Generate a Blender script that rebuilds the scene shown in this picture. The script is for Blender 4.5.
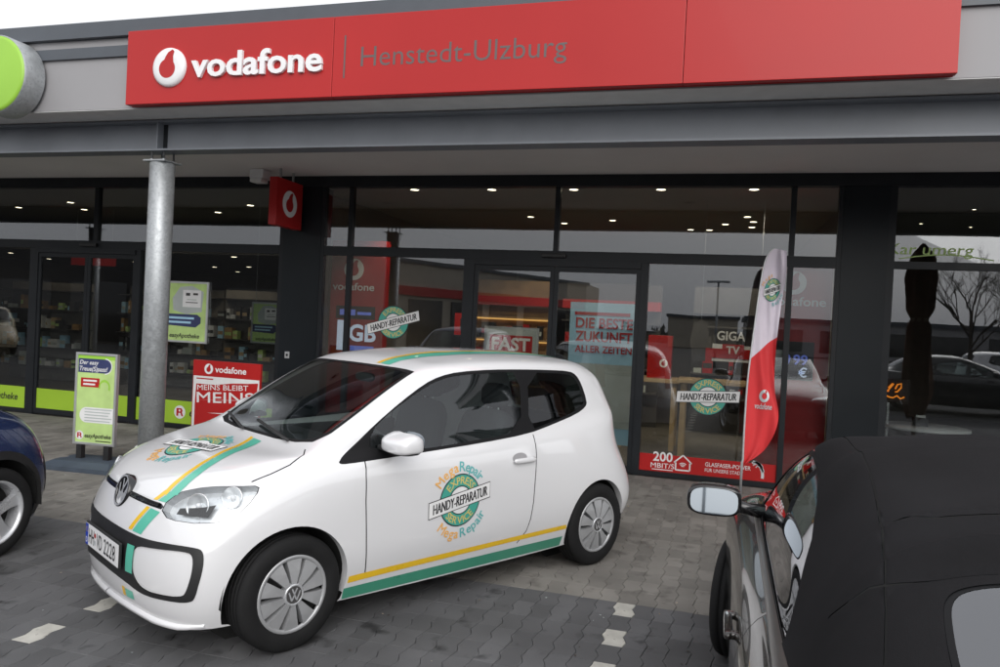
import bpy, bmesh, math, random
import numpy as np
from mathutils import Vector, Matrix
from mathutils.bvhtree import BVHTree
from mathutils.geometry import delaunay_2d_cdt

for o in list(bpy.data.objects): bpy.data.objects.remove(o, do_unlink=True)
scene = bpy.context.scene
col = scene.collection
rnd = random.Random(7)
R = math.radians

# ------------------------------------------------------------------ camera
CAM = np.array([0.0, -9.160, 1.7067])
YAW, PITCH, ROLL, FPX = 0.28203, -0.01386, 0.04948, 768.58
_f = np.array([-math.sin(YAW)*math.cos(PITCH), math.cos(YAW)*math.cos(PITCH), math.sin(PITCH)])
_r0 = np.array([math.cos(YAW), math.sin(YAW), 0.0]); _u0 = np.cross(_r0, _f)
_r = math.cos(ROLL)*_r0 + math.sin(ROLL)*_u0
_u = -math.sin(ROLL)*_r0 + math.cos(ROLL)*_u0
cd = bpy.data.cameras.new('camera'); cam = bpy.data.objects.new('camera', cd); col.objects.link(cam)
cam.matrix_world = Matrix([[_r[i], _u[i], -_f[i], CAM[i]] for i in range(3)] + [[0, 0, 0, 1]])
cd.sensor_fit = 'HORIZONTAL'; cd.sensor_width = 36.0; cd.lens = FPX*36.0/1000.0
cd.clip_start = 0.05; cd.clip_end = 800
scene.camera = cam

# ------------------------------------------------------------------ overcast daylight
SUN_EL, SUN_AZ = R(30), R(152)          # azimuth: compass bearing the light comes from (0 = +Y)
world = bpy.data.worlds.new('World'); scene.world = world; world.use_nodes = True
wn = world.node_tree; wn.nodes.clear()
sky = wn.nodes.new('ShaderNodeTexSky'); sky.sky_type = 'NISHITA'; sky.sun_disc = False
sky.sun_elevation = SUN_EL; sky.sun_rotation = SUN_AZ
sky.air_density = 1.6; sky.dust_density = 6.0; sky.ozone_density = 1.0
hsv = wn.nodes.new('ShaderNodeHueSaturation'); hsv.inputs['Saturation'].default_value = 0.16
cloud = wn.nodes.new('ShaderNodeMix'); cloud.data_type = 'RGBA'; cloud.inputs[0].default_value = 0.72; cloud.inputs[7].default_value = (8.3, 8.45, 8.8, 1)   # even cloud layer in front of the clear sky
bg = wn.nodes.new('ShaderNodeBackground'); bg.inputs['Strength'].default_value = 0.13
wo = wn.nodes.new('ShaderNodeOutputWorld')
wn.links.new(sky.outputs[0], hsv.inputs['Color']); wn.links.new(hsv.outputs[0], cloud.inputs[6]); wn.links.new(cloud.outputs[2], bg.inputs[0]); wn.links.new(bg.outputs[0], wo.inputs[0])
sd = bpy.data.lights.new('sun', 'SUN'); sd.energy = 1.25; sd.angle = R(55); sd.color = (1.0, 0.98, 0.95)
sun = bpy.data.objects.new('sun', sd); col.objects.link(sun); sun.location = (0, -20, 30)
_sd = Vector((math.sin(SUN_AZ)*math.cos(SUN_EL), math.cos(SUN_AZ)*math.cos(SUN_EL), math.sin(SUN_EL)))
sun.rotation_euler = (-_sd).to_track_quat('-Z', 'Y').to_euler()
scene.view_settings.view_transform = 'Standard'; scene.view_settings.look = 'None'
scene.view_settings.exposure = 0.22; scene.view_settings.gamma = 1.0; scene.view_settings.use_curve_mapping = False

# ------------------------------------------------------------------ materials
M = {}
def mat(name, c, rough=0.5, metal=0.0, var=0.06, scale=6.0, bump=0.0, bscale=80.0, spec=0.5, coat=0.0, emis=0.0, rvar=0.1, ior=None, fleck=None, world=False, cell=0.0):
    m = bpy.data.materials.new(name); m.use_nodes = True; nt = m.node_tree; p = nt.nodes['Principled BSDF']
    N = nt.nodes.new; L = nt.links.new
    tc = N('ShaderNodeTexCoord'); co = tc.outputs['Object']
    if world: co = N('ShaderNodeNewGeometry').outputs['Position']
    nz = N('ShaderNodeTexNoise'); nz.inputs['Scale'].default_value = scale; nz.inputs['Detail'].default_value = 6
    L(co, nz.inputs['Vector'])
    mr = N('ShaderNodeMapRange'); mr.inputs[1].default_value = .3; mr.inputs[2].default_value = .7
    mr.inputs[3].default_value = 1-var; mr.inputs[4].default_value = 1+var; L(nz.outputs[0], mr.inputs[0])
    mx = N('ShaderNodeMix'); mx.data_type = 'RGBA'; mx.blend_type = 'MULTIPLY'; mx.inputs[0].default_value = 1
    mx.inputs[6].default_value = (*c, 1); L(mr.outputs[0], mx.inputs[7])
    out = mx.outputs[2]
    if cell:
        sn = N('ShaderNodeVectorMath'); sn.operation = 'SNAP'; sn.inputs[1].default_value = (.1165, .225, 10)
        of = N('ShaderNodeVectorMath'); of.operation = 'ADD'; of.inputs[1].default_value = (12.2, 4.341, 1); L(co, of.inputs[0]); L(of.outputs[0], sn.inputs[0])
        wn_ = N('ShaderNodeTexWhiteNoise'); L(sn.outputs[0], wn_.inputs['Vector'])
        wr = N('ShaderNodeMapRange'); wr.inputs[3].default_value = 1-cell; wr.inputs[4].default_value = 1+cell; L(wn_.outputs['Value'], wr.inputs[0])
        cm = N('ShaderNodeMix'); cm.data_type = 'RGBA'; cm.blend_type = 'MULTIPLY'; cm.inputs[0].default_value = 1; L(out, cm.inputs[6]); L(wr.outputs[0], cm.inputs[7]); out = cm.outputs[2]
    if fleck:
        n2 = N('ShaderNodeTexNoise'); n2.inputs['Scale'].default_value = fleck[0]; n2.inputs['Detail'].default_value = 4
        L(co, n2.inputs['Vector'])
        r2 = N('ShaderNodeMapRange'); r2.inputs[1].default_value = fleck[2]; r2.inputs[2].default_value = fleck[3]; L(n2.outputs[0], r2.inputs[0])
        m2 = N('ShaderNodeMix'); m2.data_type = 'RGBA'; L(r2.outputs[0], m2.inputs[0]); L(out, m2.inputs[6]); m2.inputs[7].default_value = (*fleck[1], 1)
        out = m2.outputs[2]
    L(out, p.inputs['Base Color'])
    rr = N('ShaderNodeMapRange'); rr.inputs[1].default_value = .3; rr.inputs[2].default_value = .7
    rr.inputs[3].default_value = max(0, rough*(1-rvar)); rr.inputs[4].default_value = min(1, rough*(1+rvar)); L(nz.outputs[0], rr.inputs[0]); L(rr.outputs[0], p.inputs['Roughness'])
    p.inputs['Metallic'].default_value = metal; p.inputs['Specular IOR Level'].default_value = spec
    p.inputs['Coat Weight'].default_value = coat; p.inputs['Coat Roughness'].default_value = .03
    if ior: p.inputs['IOR'].default_value = ior
    if emis: p.inputs['Emission Color'].default_value = (*c, 1); p.inputs['Emission Strength'].default_value = emis
    if bump:
        nb = N('ShaderNodeTexNoise'); nb.inputs['Scale'].default_value = bscale; nb.inputs['Detail'].default_value = 5; L(co, nb.inputs['Vector'])
        b = N('ShaderNodeBump'); b.inputs['Strength'].default_value = bump; b.inputs['Distance'].default_value = .01; L(nb.outputs[0], b.inputs['Height']); L(b.outputs[0], p.inputs['Normal'])
    M[name] = m; return m
def glassmat(name, tint, ior=1.55, boost=1.5, rough=0.0):
    m = bpy.data.materials.new(name); m.use_nodes = True; nt = m.node_tree; nt.nodes.clear(); N = nt.nodes.new; L = nt.links.new
    t = N('ShaderNodeBsdfTransparent'); t.inputs[0].default_value = (*tint, 1)
    g = N('ShaderNodeBsdfGlossy'); g.inputs['Roughness'].default_value = rough; g.inputs[0].default_value = (.95, .96, 1, 1)
    tc = N('ShaderNodeTexCoord'); nz = N('ShaderNodeTexNoise'); nz.inputs['Scale'].default_value = .7; L(tc.outputs['Object'], nz.inputs[0])
    b = N('ShaderNodeBump'); b.inputs['Strength'].default_value = .06; b.inputs['Distance'].default_value = .02; L(nz.outputs[0], b.inputs['Height']); L(b.outputs[0], g.inputs['Normal'])
    lw = N('ShaderNodeLayerWeight'); lw.inputs[0].default_value = .5; r0 = ((ior-1)/(ior+1))**2          # Schlick reflectance, same from both sides of the thin pane
    pw = N('ShaderNodeMath'); pw.operation = 'POWER'; pw.inputs[1].default_value = 5; L(lw.outputs['Facing'], pw.inputs[0])
    ad = N('ShaderNodeMath'); ad.operation = 'MULTIPLY_ADD'; ad.inputs[1].default_value = 1-r0; ad.inputs[2].default_value = r0; L(pw.outputs[0], ad.inputs[0])
    mu = N('ShaderNodeMath'); mu.operation = 'MULTIPLY'; mu.inputs[1].default_value = boost; mu.use_clamp = True; L(ad.outputs[0], mu.inputs[0])
    mx = N('ShaderNodeMixShader'); L(mu.outputs[0], mx.inputs[0]); L(t.outputs[0], mx.inputs[1]); L(g.outputs[0], mx.inputs[2])
    o = N('ShaderNodeOutputMaterial'); L(mx.outputs[0], o.inputs[0]); M[name] = m; return m
RED = (.62, .022, .022)
mat('joint_dark', (.055, .055, .056), .95, var=.3, scale=14, world=True)
mat('joint_sand', (.10, .095, .086), .95, var=.3, scale=14, bump=.3, world=True)
mat('asphalt', (.055, .055, .057), .9, var=.25, scale=2.5, bump=.3, bscale=200)
mat('paver_light', (.215, .202, .184), .86, var=.24, scale=1.6, bump=.35, bscale=160, fleck=(5, (.12, .11, .10), .56, .72), world=True, cell=.17)
mat('paver_dark', (.106, .106, .110), .80, var=.26, scale=1.5, bump=.35, bscale=160, fleck=(4.2, (.03, .03, .031), .60, .70), world=True, cell=.16)
mat('paver_white', (.50, .485, .44), .85, var=.18, scale=9, bump=.3, bscale=160, fleck=(22, (.22, .21, .19), .60, .72))
mat('grey_cladding', (.30, .295, .305), .55, var=.05, scale=1.2)
mat('cap_metal', (.075, .085, .10), .45, metal=.0, var=.06)
mat('beam_paint', (.19, .205, .23), .42, var=.08, scale=3, fleck=(30, (.22, .21, .2), .70, .8))
mat('soffit', (.70, .67, .66), .8, var=.04, scale=1.0)
mat('soffit_trim', (.62, .62, .62), .7)
mat('frame_dark', (.015, .017, .020), .38, var=.1, spec=.25)
mat('belt_metal', (.22, .21, .20), .32, metal=.8)
mat('pillar_dark', (.011, .014, .017), .35, spec=.22, var=.1, scale=1.5)
mat('galvanised', (.42, .44, .455), .48, metal=.5, var=.10, scale=16, rvar=.3, fleck=(45, (.35, .37, .385), .5, .62))
mat('steel', (.45, .46, .47), .35, metal=.9)
mat('chrome', (.75, .76, .78), .08, metal=1.0, var=.02)
mat('red_gloss', (.42, .018, .018), .30, var=.05, scale=.8, coat=.05, bump=.10, bscale=.9, spec=.32)
mat('red_dark', (.40, .014, .018), .5, var=.1, scale=2)
mat('red_fabric', (.60, .03, .035), .75, var=.08, scale=3, bump=.1, bscale=300)
mat('white_fabric', (.66, .60, .68), .8, var=.05, scale=3, bump=.1, bscale=300)
mat('white_gloss', (.80, .80, .81), .3, var=.02)
mat('white_matt', (.72, .72, .72), .7)
mat('grey_letter', (.12, .095, .095), .5)
mat('green_gloss', (.30, .56, .06), .35, var=.05, scale=2)
mat('green_band', (.31, .50, .03), .5, var=.05, scale=2)
mat('green_light', (.45, .62, .22), .6, var=.12, scale=5)
mat('navy', (.03, .04, .12), .5)
mat('black_print', (.012, .012, .014), .5)
mat('teal_print', (.06, .34, .27), .4, var=.03)
mat('green_stripe', (.05, .26, .17), .3, coat=.5, var=.03)
mat('teal_stripe', (.10, .46, .34), .3, coat=.5, var=.03)
mat('yellow_stripe', (.80, .50, .02), .3, coat=.5, var=.03)
mat('orange_print', (.78, .42, .12), .4, var=.03)
mat('teal_text', (.12, .42, .42), .4, var=.03)
mat('gold_print', (.62, .48, .14), .4, var=.03)
mat('silver_print', (.62, .66, .68), .35, metal=.3)
mat('blue_plate', (.01, .05, .42), .4)
mat('car_white', (.72, .72, .735), .34, var=.025, scale=1.0, coat=1.0)
M['car_white'].node_tree.nodes['Principled BSDF'].inputs['Coat IOR'].default_value = 1.8
mat('car_bronze', (.020, .016, .014), .25, metal=.30, var=.03, coat=1.0)
mat('car_blue', (.018, .034, .105), .25, metal=.3, coat=1.0, var=.03)
mat('car_beige', (.52, .44, .30), .3, coat=1.0, var=.03)
mat('car_silver', (.42, .43, .45), .3, metal=.6, coat=1.0, var=.03)
mat('car_black', (.014, .015, .018), .25, coat=1.0, var=.03)
mat('plastic_black', (.016, .016, .017), .5, var=.15, scale=10, bump=.1, bscale=400)
mat('piano_black', (.01, .01, .011), .12, coat=.6)
mat('seal_black', (.008, .008, .009), .55, spec=.2)
mat('gap_dark', (.008, .008, .008), .9)
mat('rubber', (.010, .010, .0105), .8, spec=.3, var=.25, scale=12, bump=.15, bscale=150)
mat('liner', (.010, .010, .010), .95)
mat('alloy', (.40, .405, .415), .38, metal=.35, var=.06, scale=8)
mat('alloy_bright', (.60, .61, .63), .28, metal=.5, var=.05)
mat('cab_cloth', (.0140, .0136, .0150), .92, var=.30, scale=3, bump=.25, bscale=500, spec=.15)
mat('seat_cloth', (.03, .031, .035), .85, var=.2, scale=12)
mat('dash', (.02, .02, .022), .6)
mat('lamp_chrome', (.86, .87, .88), .30, metal=.6, var=.10, scale=30)
mat('lamp_grey', (.22, .225, .23), .3, metal=.5, var=.15, scale=25)
mat('lamp_red', (.35, .01, .01), .2, coat=1)
mat('board_base', (.060, .078, .105), .6, var=.15, scale=6)
mat('alu_frame', (.55, .56, .57), .4, metal=.7)
mat('wood', (.36, .22, .10), .55, var=.2, scale=5)
mat('wood_pale', (.48, .35, .20), .5, var=.15, scale=5)
mat('interior_floor', (.12, .11, .10), .5, var=.2, scale=2)
mat('interior_wall', (.22, .20, .18), .8, var=.1)
mat('interior_ceiling', (.30, .28, .24), .8, var=.05)
mat('interior_dark', (.05, .048, .048), .8, var=.2)
mat('spot_glow', (1.0, .86, .62), .5, emis=9.0)
mat('shelf_glow', (1.0, .55, .16), .5, emis=1.0)
mat('screen_blue', (.16, .22, .75), .5, emis=.35)
mat('screen_white', (.65, .75, .95), .5, emis=.45)
mat('orange_glow', (1.0, .30, .03), .5, emis=.8)
mat('poster_blue', (.36, .60, .78), .5, var=.12, scale=2)
mat('poster_grey', (.42, .46, .45), .5, var=.1, scale=3)
mat('parasol_cloth', (.20, .11, .08), .9, var=.3, scale=8)
mat('beige_render', (.42, .38, .32), .85, var=.08, scale=1)
mat('bark', (.06, .05, .042), .9, var=.25, scale=12)
mat('hedge', (.10, .10, .095), .9, var=.4, scale=2)  # distance haze is put into this paler base colour
mat('tan_cloth', (.50, .42, .32), .8)
mat('skin_bag', (.30, .16, .10), .6)
glassmat('shop_glass', (.74, .76, .75), 1.5, 2.1)
glassmat('car_glass', (.66, .74, .72), 1.5, 1.7)
glassmat('car_glass_dark', (.22, .24, .24), 1.5, 1.3)
glassmat('rear_glass', (.60, .68, .68), 1.5, 5.0)
glassmat('lens_glass', (.93, .95, .96), 1.45, 1.0)
mat('mirror_glass', (.42, .46, .49), .02, metal=1.0, var=.01)
mat('rear_screen', (.30, .35, .37), .06, metal=.25, var=.05, coat=1)

# ------------------------------------------------------------------ mesh helpers
def link(o, parent=None):
    col.objects.link(o)
    if parent is not None: o.parent = parent
    return o
def tag(o, label=None, cat=None, group=None, kind=None):
    if label: o['label'] = label
    if cat: o['category'] = cat
    if group: o['group'] = group
    if kind: o['kind'] = kind
    return o
def thing(name, label, cat, loc=(0, 0, 0), rz=0.0, group=None):
    o = bpy.data.objects.new(name, None); o.empty_display_size = .2; link(o); o.location = loc; o.rotation_euler = (0, 0, rz)
    return tag(o, label, cat, group)
def facade(y=0.0):                    # 2D (a,b) on a wall facing -Y
    return lambda a, b, d=0.0: (a, y-d, b)
_tcache = {}
def text2d(body, bold=0.0, shear=0.0, space=1.0):
    """flat text mesh: verts 2D normalised to cap height 1, width returned"""
    k = (body, bold, shear, space)
    if k in _tcache: return _tcache[k]
    c = bpy.data.curves.new('txt', 'FONT'); c.body = body; c.size = 1.0; c.offset = bold; c.shear = shear; c.space_character = space
    c.resolution_u = 3; c.fill_mode = 'BOTH'; c.extrude = 0
    o = bpy.data.objects.new('txt', c); col.objects.link(o)
    dg = bpy.context.evaluated_depsgraph_get(); dg.update()
    me = bpy.data.meshes.new_from_object(o.evaluated_get(dg))
    v = np.array([x.co[:2] for x in me.vertices]).reshape(-1, 2); f = [tuple(p.vertices) for p in me.polygons]
    bpy.data.objects.remove(o, do_unlink=True); bpy.data.curves.remove(c); bpy.data.meshes.remove(me)
    if len(v) == 0: v = np.zeros((0, 2)); w = .3
    else:
        v = v/.69; v[:, 0] -= v[:, 0].min(); w = v[:, 0].max()
    _tcache[k] = (v, f, w); return _tcache[k]
class MB:
    def __init__(s): s.v = []; s.f = []; s.m = []; s.sm = []; s.mats = []
    def mi(s, m):
        if m not in s.mats: s.mats.append(m)
        return s.mats.index(m)
    def add(s, V, F, m, smooth=False):
        b = len(s.v); s.v += [tuple(map(float, p)) for p in V]; k = s.mi(m)
        for f in F: s.f.append(tuple(b+i for i in f)); s.m.append(k); s.sm.append(smooth)
    def box(s, x0, x1, y0, y1, z0, z1, m, bev=0.0):
        V = [(x, y, z) for x in (x0, x1) for y in (y0, y1) for z in (z0, z1)]
        F = [(0, 1, 3, 2), (4, 6, 7, 5), (0, 4, 5, 1), (2, 3, 7, 6), (0, 2, 6, 4), (1, 5, 7, 3)]
        if bev <= 0: s.add(V, F, m); return
        bm = bmesh.new(); vs = [bm.verts.new(p) for p in V]
        for f in F: bm.faces.new([vs[i] for i in f])
        bmesh.ops.bevel(bm, geom=list(bm.edges), offset=bev, segments=2, affect='EDGES', profile=.6)
        bm.verts.index_update(); s.add([v.co for v in bm.verts], [[v.index for v in f.verts] for f in bm.faces], m); bm.free()
    def lathe(s, prof, m, axis='z', n=32, origin=(0, 0, 0), smooth=True, closed=False):
        V = []; F = []; k = len(prof)
        for i in range(n):
            a = 2*math.pi*i/n; c, si = math.cos(a), math.sin(a)
            for (r, h) in prof:
                p = {'z': (r*c, r*si, h), 'y': (r*c, h, r*si), 'x': (h, r*c, r*si)}[axis]
                V.append(tuple(p[j]+origin[j] for j in range(3)))
        for i in range(n):
            j = (i+1) % n
            for q in range(k-1 if not closed else k):
                q2 = (q+1) % k; F.append((i*k+q, j*k+q, j*k+q2, i*k+q2))
        s.add(V, F, m, smooth)
    def tube(s, pts, rad, m, n=10, smooth=True, caps=True):
        pts = [Vector(p) for p in pts]; rs = rad if isinstance(rad, (list, tuple)) else [rad]*len(pts); V = []; F = []
        up = Vector((.13, .31, .94))
        for i, p in enumerate(pts):
            t = (pts[min(i+1, len(pts)-1)]-pts[max(i-1, 0)]).normalized()
            a = t.cross(up); a = a if a.length > 1e-3 else t.cross(Vector((1, 0, 0))); a.normalize(); b = t.cross(a)
            for j in range(n):
                g = 2*math.pi*j/n; V.append(p+(a*math.cos(g)+b*math.sin(g))*rs[i])
        for i in range(len(pts)-1):
            for j in range(n):
                k = (j+1) % n; F.append((i*n+j, i*n+k, (i+1)*n+k, (i+1)*n+j))
        s.add(V, F, m, smooth)
        if caps:
            e = (len(pts)-1)*n; b = len(s.v)-len(V); kk = s.mi(m)
            s.f.append(tuple(b+j for j in range(n))[::-1]); s.m.append(kk); s.sm.append(False)
            s.f.append(tuple(b+e+j for j in range(n))); s.m.append(kk); s.sm.append(False)
    def prism(s, poly, mp, d0, d1, m):
        """2D polygon (ccw) extruded between offsets d0 and d1 along the map's normal"""
        n = len(poly); V = [mp(a, b, d1) for a, b in poly]+[mp(a, b, d0) for a, b in poly]
        F = [tuple(range(n)), tuple(range(2*n-1, n-1, -1))]+[(i, i+n, (i+1) % n+n, (i+1) % n) for i in range(n)]
        s.add(V, F, m)
    def flat(s, poly, mp, d, m): s.add([mp(a, b, d) for a, b in poly], [tuple(range(len(poly)))], m)
    def quadgrid(s, a0, b0, a1, b1, mp, d, m, na=8, nb=2, rot=0.0, c=(0, 0), shear=0.0):
        V = []; cr, sr = math.cos(rot), math.sin(rot)
        for i in range(na+1):
            for j in range(nb+1):
                a = a0+(a1-a0)*i/na; b = b0+(b1-b0)*j/nb; a += shear*b
                V.append(mp(c[0]+a*cr-b*sr, c[1]+a*sr+b*cr, d))
        s.add(V, [(i*(nb+1)+j, (i+1)*(nb+1)+j, (i+1)*(nb+1)+j+1, i*(nb+1)+j+1) for i in range(na) for j in range(nb)], m)
    def ring(s, cx, cy, r0, r1, mp, d, m, n=48, k=3, a0=0.0, a1=2*math.pi, sx=1.0):
        V = []; F = []; full = abs(a1-a0-2*math.pi) < 1e-6; nn = n if full else n+1
        for i in range(nn):
            g = a0+(a1-a0)*i/n
            for q in range(k+1):
                r = r0+(r1-r0)*q/k; V.append(mp(cx+r*math.cos(g)*sx, cy+r*math.sin(g), d))
        for i in range(n):
            j = (i+1) % nn
            for q in range(k): F.append((i*(k+1)+q, i*(k+1)+q+1, j*(k+1)+q+1, j*(k+1)+q))
        s.add(V, F, m)
    def text(s, body, a, b, h, mp, d, m, bold=0.0, shear=0.0, align='c', rot=0.0, sx=1.0, width=None, space=1.0, thick=0.0):
        if bold > 0 and not thick and any(ch in body for ch in 'MWmw'):
            w0 = text2d(body, 0, shear, space)[2]; W0 = width or w0*h*sx; b_ = bold*h*1.2
            for q, (ox, oy) in enumerate(((0, 0), (b_, 0), (-b_, 0), (0, b_*.7), (0, -b_*.7))):
                s.text(body, a+ox*math.cos(rot)-oy*math.sin(rot), b+ox*math.sin(rot)+oy*math.cos(rot), h, mp, d+.00012*q, m, 0, shear, align, rot, width=W0, space=space)
            return
        v, f, w = text2d(body, bold, shear, space)
        if len(v) == 0: return
        if width: sx = width/(w*h)
        x = v[:, 0]*h*sx; y = v[:, 1]*h; W = w*h*sx
        if align == 'c': x = x-W/2
        if align == 'r': x = x-W
        cr, sr = math.cos(rot), math.sin(rot)
        P = [(a+p*cr-q*sr, b+p*sr+q*cr) for p, q in zip(x, y)]
        s.add([mp(p, q, d) for p, q in P], f, m)
        if thick:
            from collections import Counter
            ec = Counter(); dr = {}
            for t in f:
                for i in range(len(t)):
                    e = (t[i], t[(i+1) % len(t)]); ec[tuple(sorted(e))] += 1; dr[tuple(sorted(e))] = e
            base = len(s.v); s.v += [tuple(mp(p, q, d)) for p, q in P]+[tuple(mp(p, q, d-thick)) for p, q in P]; n = len(P); k = s.mi(m)
            for e, c in ec.items():
                if c == 1:
                    i, j = dr[e]; s.f.append((base+i, base+i+n, base+j+n, base+j)); s.m.append(k); s.sm.append(False)
    def arctext(s, body, cx, cy, r, h, mp, d, m, mid=math.pi/2, span=2.0, bold=0.0, inside=False, sx=1.0):
        n = len(body); ws = [max(text2d(ch, bold)[2], .28) if ch != ' ' else .4 for ch in body]; tot = sum(ws); acc = 0
        for ch, w in zip(body, ws):
            t = (acc+w/2)/tot; acc += w
            g = mid+span/2-span*t if not inside else mid-span/2+span*t
            rot = g-math.pi/2 if not inside else g+math.pi/2
            rr = r-h/2 if not inside else r+h/2
            px, py = cx+rr*math.cos(g), cy+rr*math.sin(g)
            s.text(ch, px, py, h, mp, d, m, bold, 0, 'c', rot, sx=sx)
    def sphere(s, c, rad, m, e1=1.0, e2=1.0, n=20, k=12, rot=None, cut=None):
        """superellipsoid"""
        V = []; F = []; pw = lambda x, e: math.copysign(abs(x)**e, x)
        for i in range(k+1):
            ph = -math.pi/2+math.pi*i/k
            for j in range(n):
                th = 2*math.pi*j/n
                p = Vector((rad[0]*pw(math.cos(ph), e1)*pw(math.cos(th), e2), rad[1]*pw(math.cos(ph), e1)*pw(math.sin(th), e2), rad[2]*pw(math.sin(ph), e1)))
                if cut: p = Vector(cut(p))
                if rot is not None: p = rot @ p
                V.append((p.x+c[0], p.y+c[1], p.z+c[2]))
        for i in range(k):
            for j in range(n): F.append((i*n+j, i*n+(j+1) % n, (i+1)*n+(j+1) % n, (i+1)*n+j))
        s.add(V, F, m, True)
    def build(s, name, parent=None, loc=None):
        me = bpy.data.meshes.new(name); me.from_pydata(s.v, [], s.f)
        for m in s.mats: me.materials.append(M[m])
        me.polygons.foreach_set('material_index', s.m); me.polygons.foreach_set('use_smooth', s.sm)
        me.update(); o = bpy.data.objects.new(name, me)
        if loc: o.location = loc
        return link(o, parent)
def B(name, parent, m, *boxes, bev=0.0):
    mb = MB()
    for b in boxes: mb.box(*b, m, bev)
    return mb.build(name, parent)
def copy_tree(o, parent=None):
    c = o.copy(); link(c, parent)
    if parent is not None: c.matrix_parent_inverse = o.matrix_parent_inverse.copy()
    for ch in o.children: copy_tree(ch, c)
    return c

# ------------------------------------------------------------------ graphics shared by several things
def emblem(mb, mp, cx, cy, Rr, tilt=0.15, d=0.0, outer_text=False, bw=1.56, dd=.0008):
    """round repair-service badge: teal ring, white centre, slanted banner"""
    mb.ring(cx, cy, 0, Rr, mp, d+dd, 'black_print', 48, 4)
    mb.ring(cx, cy, Rr*.55, Rr*.955, mp, d+2*dd, 'teal_print', 48, 3)
    mb.ring(cx, cy, 0, Rr*.51, mp, d+2*dd, 'white_matt', 40, 3)
    mb.arctext('EXPRESS', cx, cy, Rr*.755, Rr*.27, mp, d+3*dd, 'gold_print', math.pi/2, 1.95, .012)
    mb.arctext('SERVICE', cx, cy, Rr*.755, Rr*.27, mp, d+3*dd, 'gold_print', -math.pi/2, 1.8, .012, True)
    h = Rr*.285; w = Rr*bw
    mb.quadgrid(-w-.02*Rr, -h-.03*Rr, w+.02*Rr, h+.03*Rr, mp, d+3.5*dd, 'black_print', 14, 2, tilt, (cx, cy), .12)
    mb.quadgrid(-w, -h, w, h, mp, d+4.5*dd, 'white_matt', 14, 2, tilt, (cx, cy), .12)
    ca, sa = math.cos(tilt), math.sin(tilt); b = -Rr*.185
    for q, ox in enumerate((0, .013, -.013)): mb.text('HANDY-REPARATUR', cx-b*sa+ox*Rr*ca, cy+b*ca+ox*Rr*sa, Rr*.37, mp, d+5.5*dd+.0001*q, 'black_print', 0, .25, 'c', tilt, width=w*1.78)
    if outer_text:
        for mid, ins in ((math.pi/2, False), (-math.pi/2, True)):
            for wd, cl, k in (('Mega', 'orange_print', -1), ('Repair', 'teal_text', 1)):
                mm = mid+((.60 if k < 0 else -.45) if not ins else (-.40 if k < 0 else .60))
                mb.arctext(wd, cx, cy, Rr*1.27, Rr*.36, mp, d+2*dd, cl, mm, (1.0 if k < 0 else 1.04) if not ins else (.86 if k < 0 else 1.06), .014, ins)
def drop_logo(mb, mp, cx, cy, Rr, d, ring_m, in_m, dd=.0015):
    """round mark: pale disc with a speech-drop in it"""
    mb.ring(cx, cy, 0, Rr, mp, d, ring_m, 44, 2)
    P = []
    r = Rr*.50; ox, oy = -.02*Rr, -.10*Rr
    for i in range(25):
        g = math.pi*.62+i*(2*math.pi*.80)/24; P.append((cx+ox+r*math.cos(g), cy+oy+r*math.sin(g)))
    P += [(cx+.33*Rr, cy+.52*Rr), (cx+.40*Rr, cy+.80*Rr), (cx+.28*Rr, cy+.88*Rr), (cx+.02*Rr, cy+.74*Rr), (cx-.14*Rr, cy+.52*Rr)]
    # fan around the drop's middle keeps the concave outline filled correctly
    c = (cx+ox+.03*Rr, cy+oy+.12*Rr); V = [mp(c[0], c[1], d+dd)]+[mp(a, b, d+dd) for a, b in P]; n = len(P)
    mb.add(V, [(0, 1+i, 1+(i+1) % n) for i in range(n)], in_m)
# ------------------------------------------------------------------ ground and paving
def sheet(name, x0, x1, y0, y1, z, m, label, cat=None, n=1):
    mb = MB(); mb.add([(x0, y0, z), (x1, y0, z), (x1, y1, z), (x0, y1, z)], [(0, 1, 2, 3)], m); o = mb.build(name); tag(o, label, None, None, 'structure'); return o
EDGE = -4.341
ground = sheet('ground', -160, 160, -220, 60, -.035, 'asphalt', 'dark asphalt ground of the car park reaching the horizon')
PX0, PX1, PY0 = -12.2, 3.4, -9.4
park = sheet('parking_bay', PX0, PX1, PY0, EDGE, -.016, 'joint_dark', 'dark grey interlocking stone paving of the parking bays')
walk = sheet('pavement', PX0, PX1, EDGE, .0, -.014, 'joint_sand', 'pale grey beige interlocking stone paving in front of the shops')
sheet('lane', -70, 70, -60, PY0, -.012, 'asphalt', 'asphalt driving lane behind the parking bays')
sheet('terrace', PX1, 14, PY0, 0, -.010, 'paver_dark', 'dark paving beside the cafe windows')
PW, PL = .1165, .225
SIDE = [(0.0, 0.0), (.30, .0125), (.45, .003), (.62, -.0125), (.80, -.003)]
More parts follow.
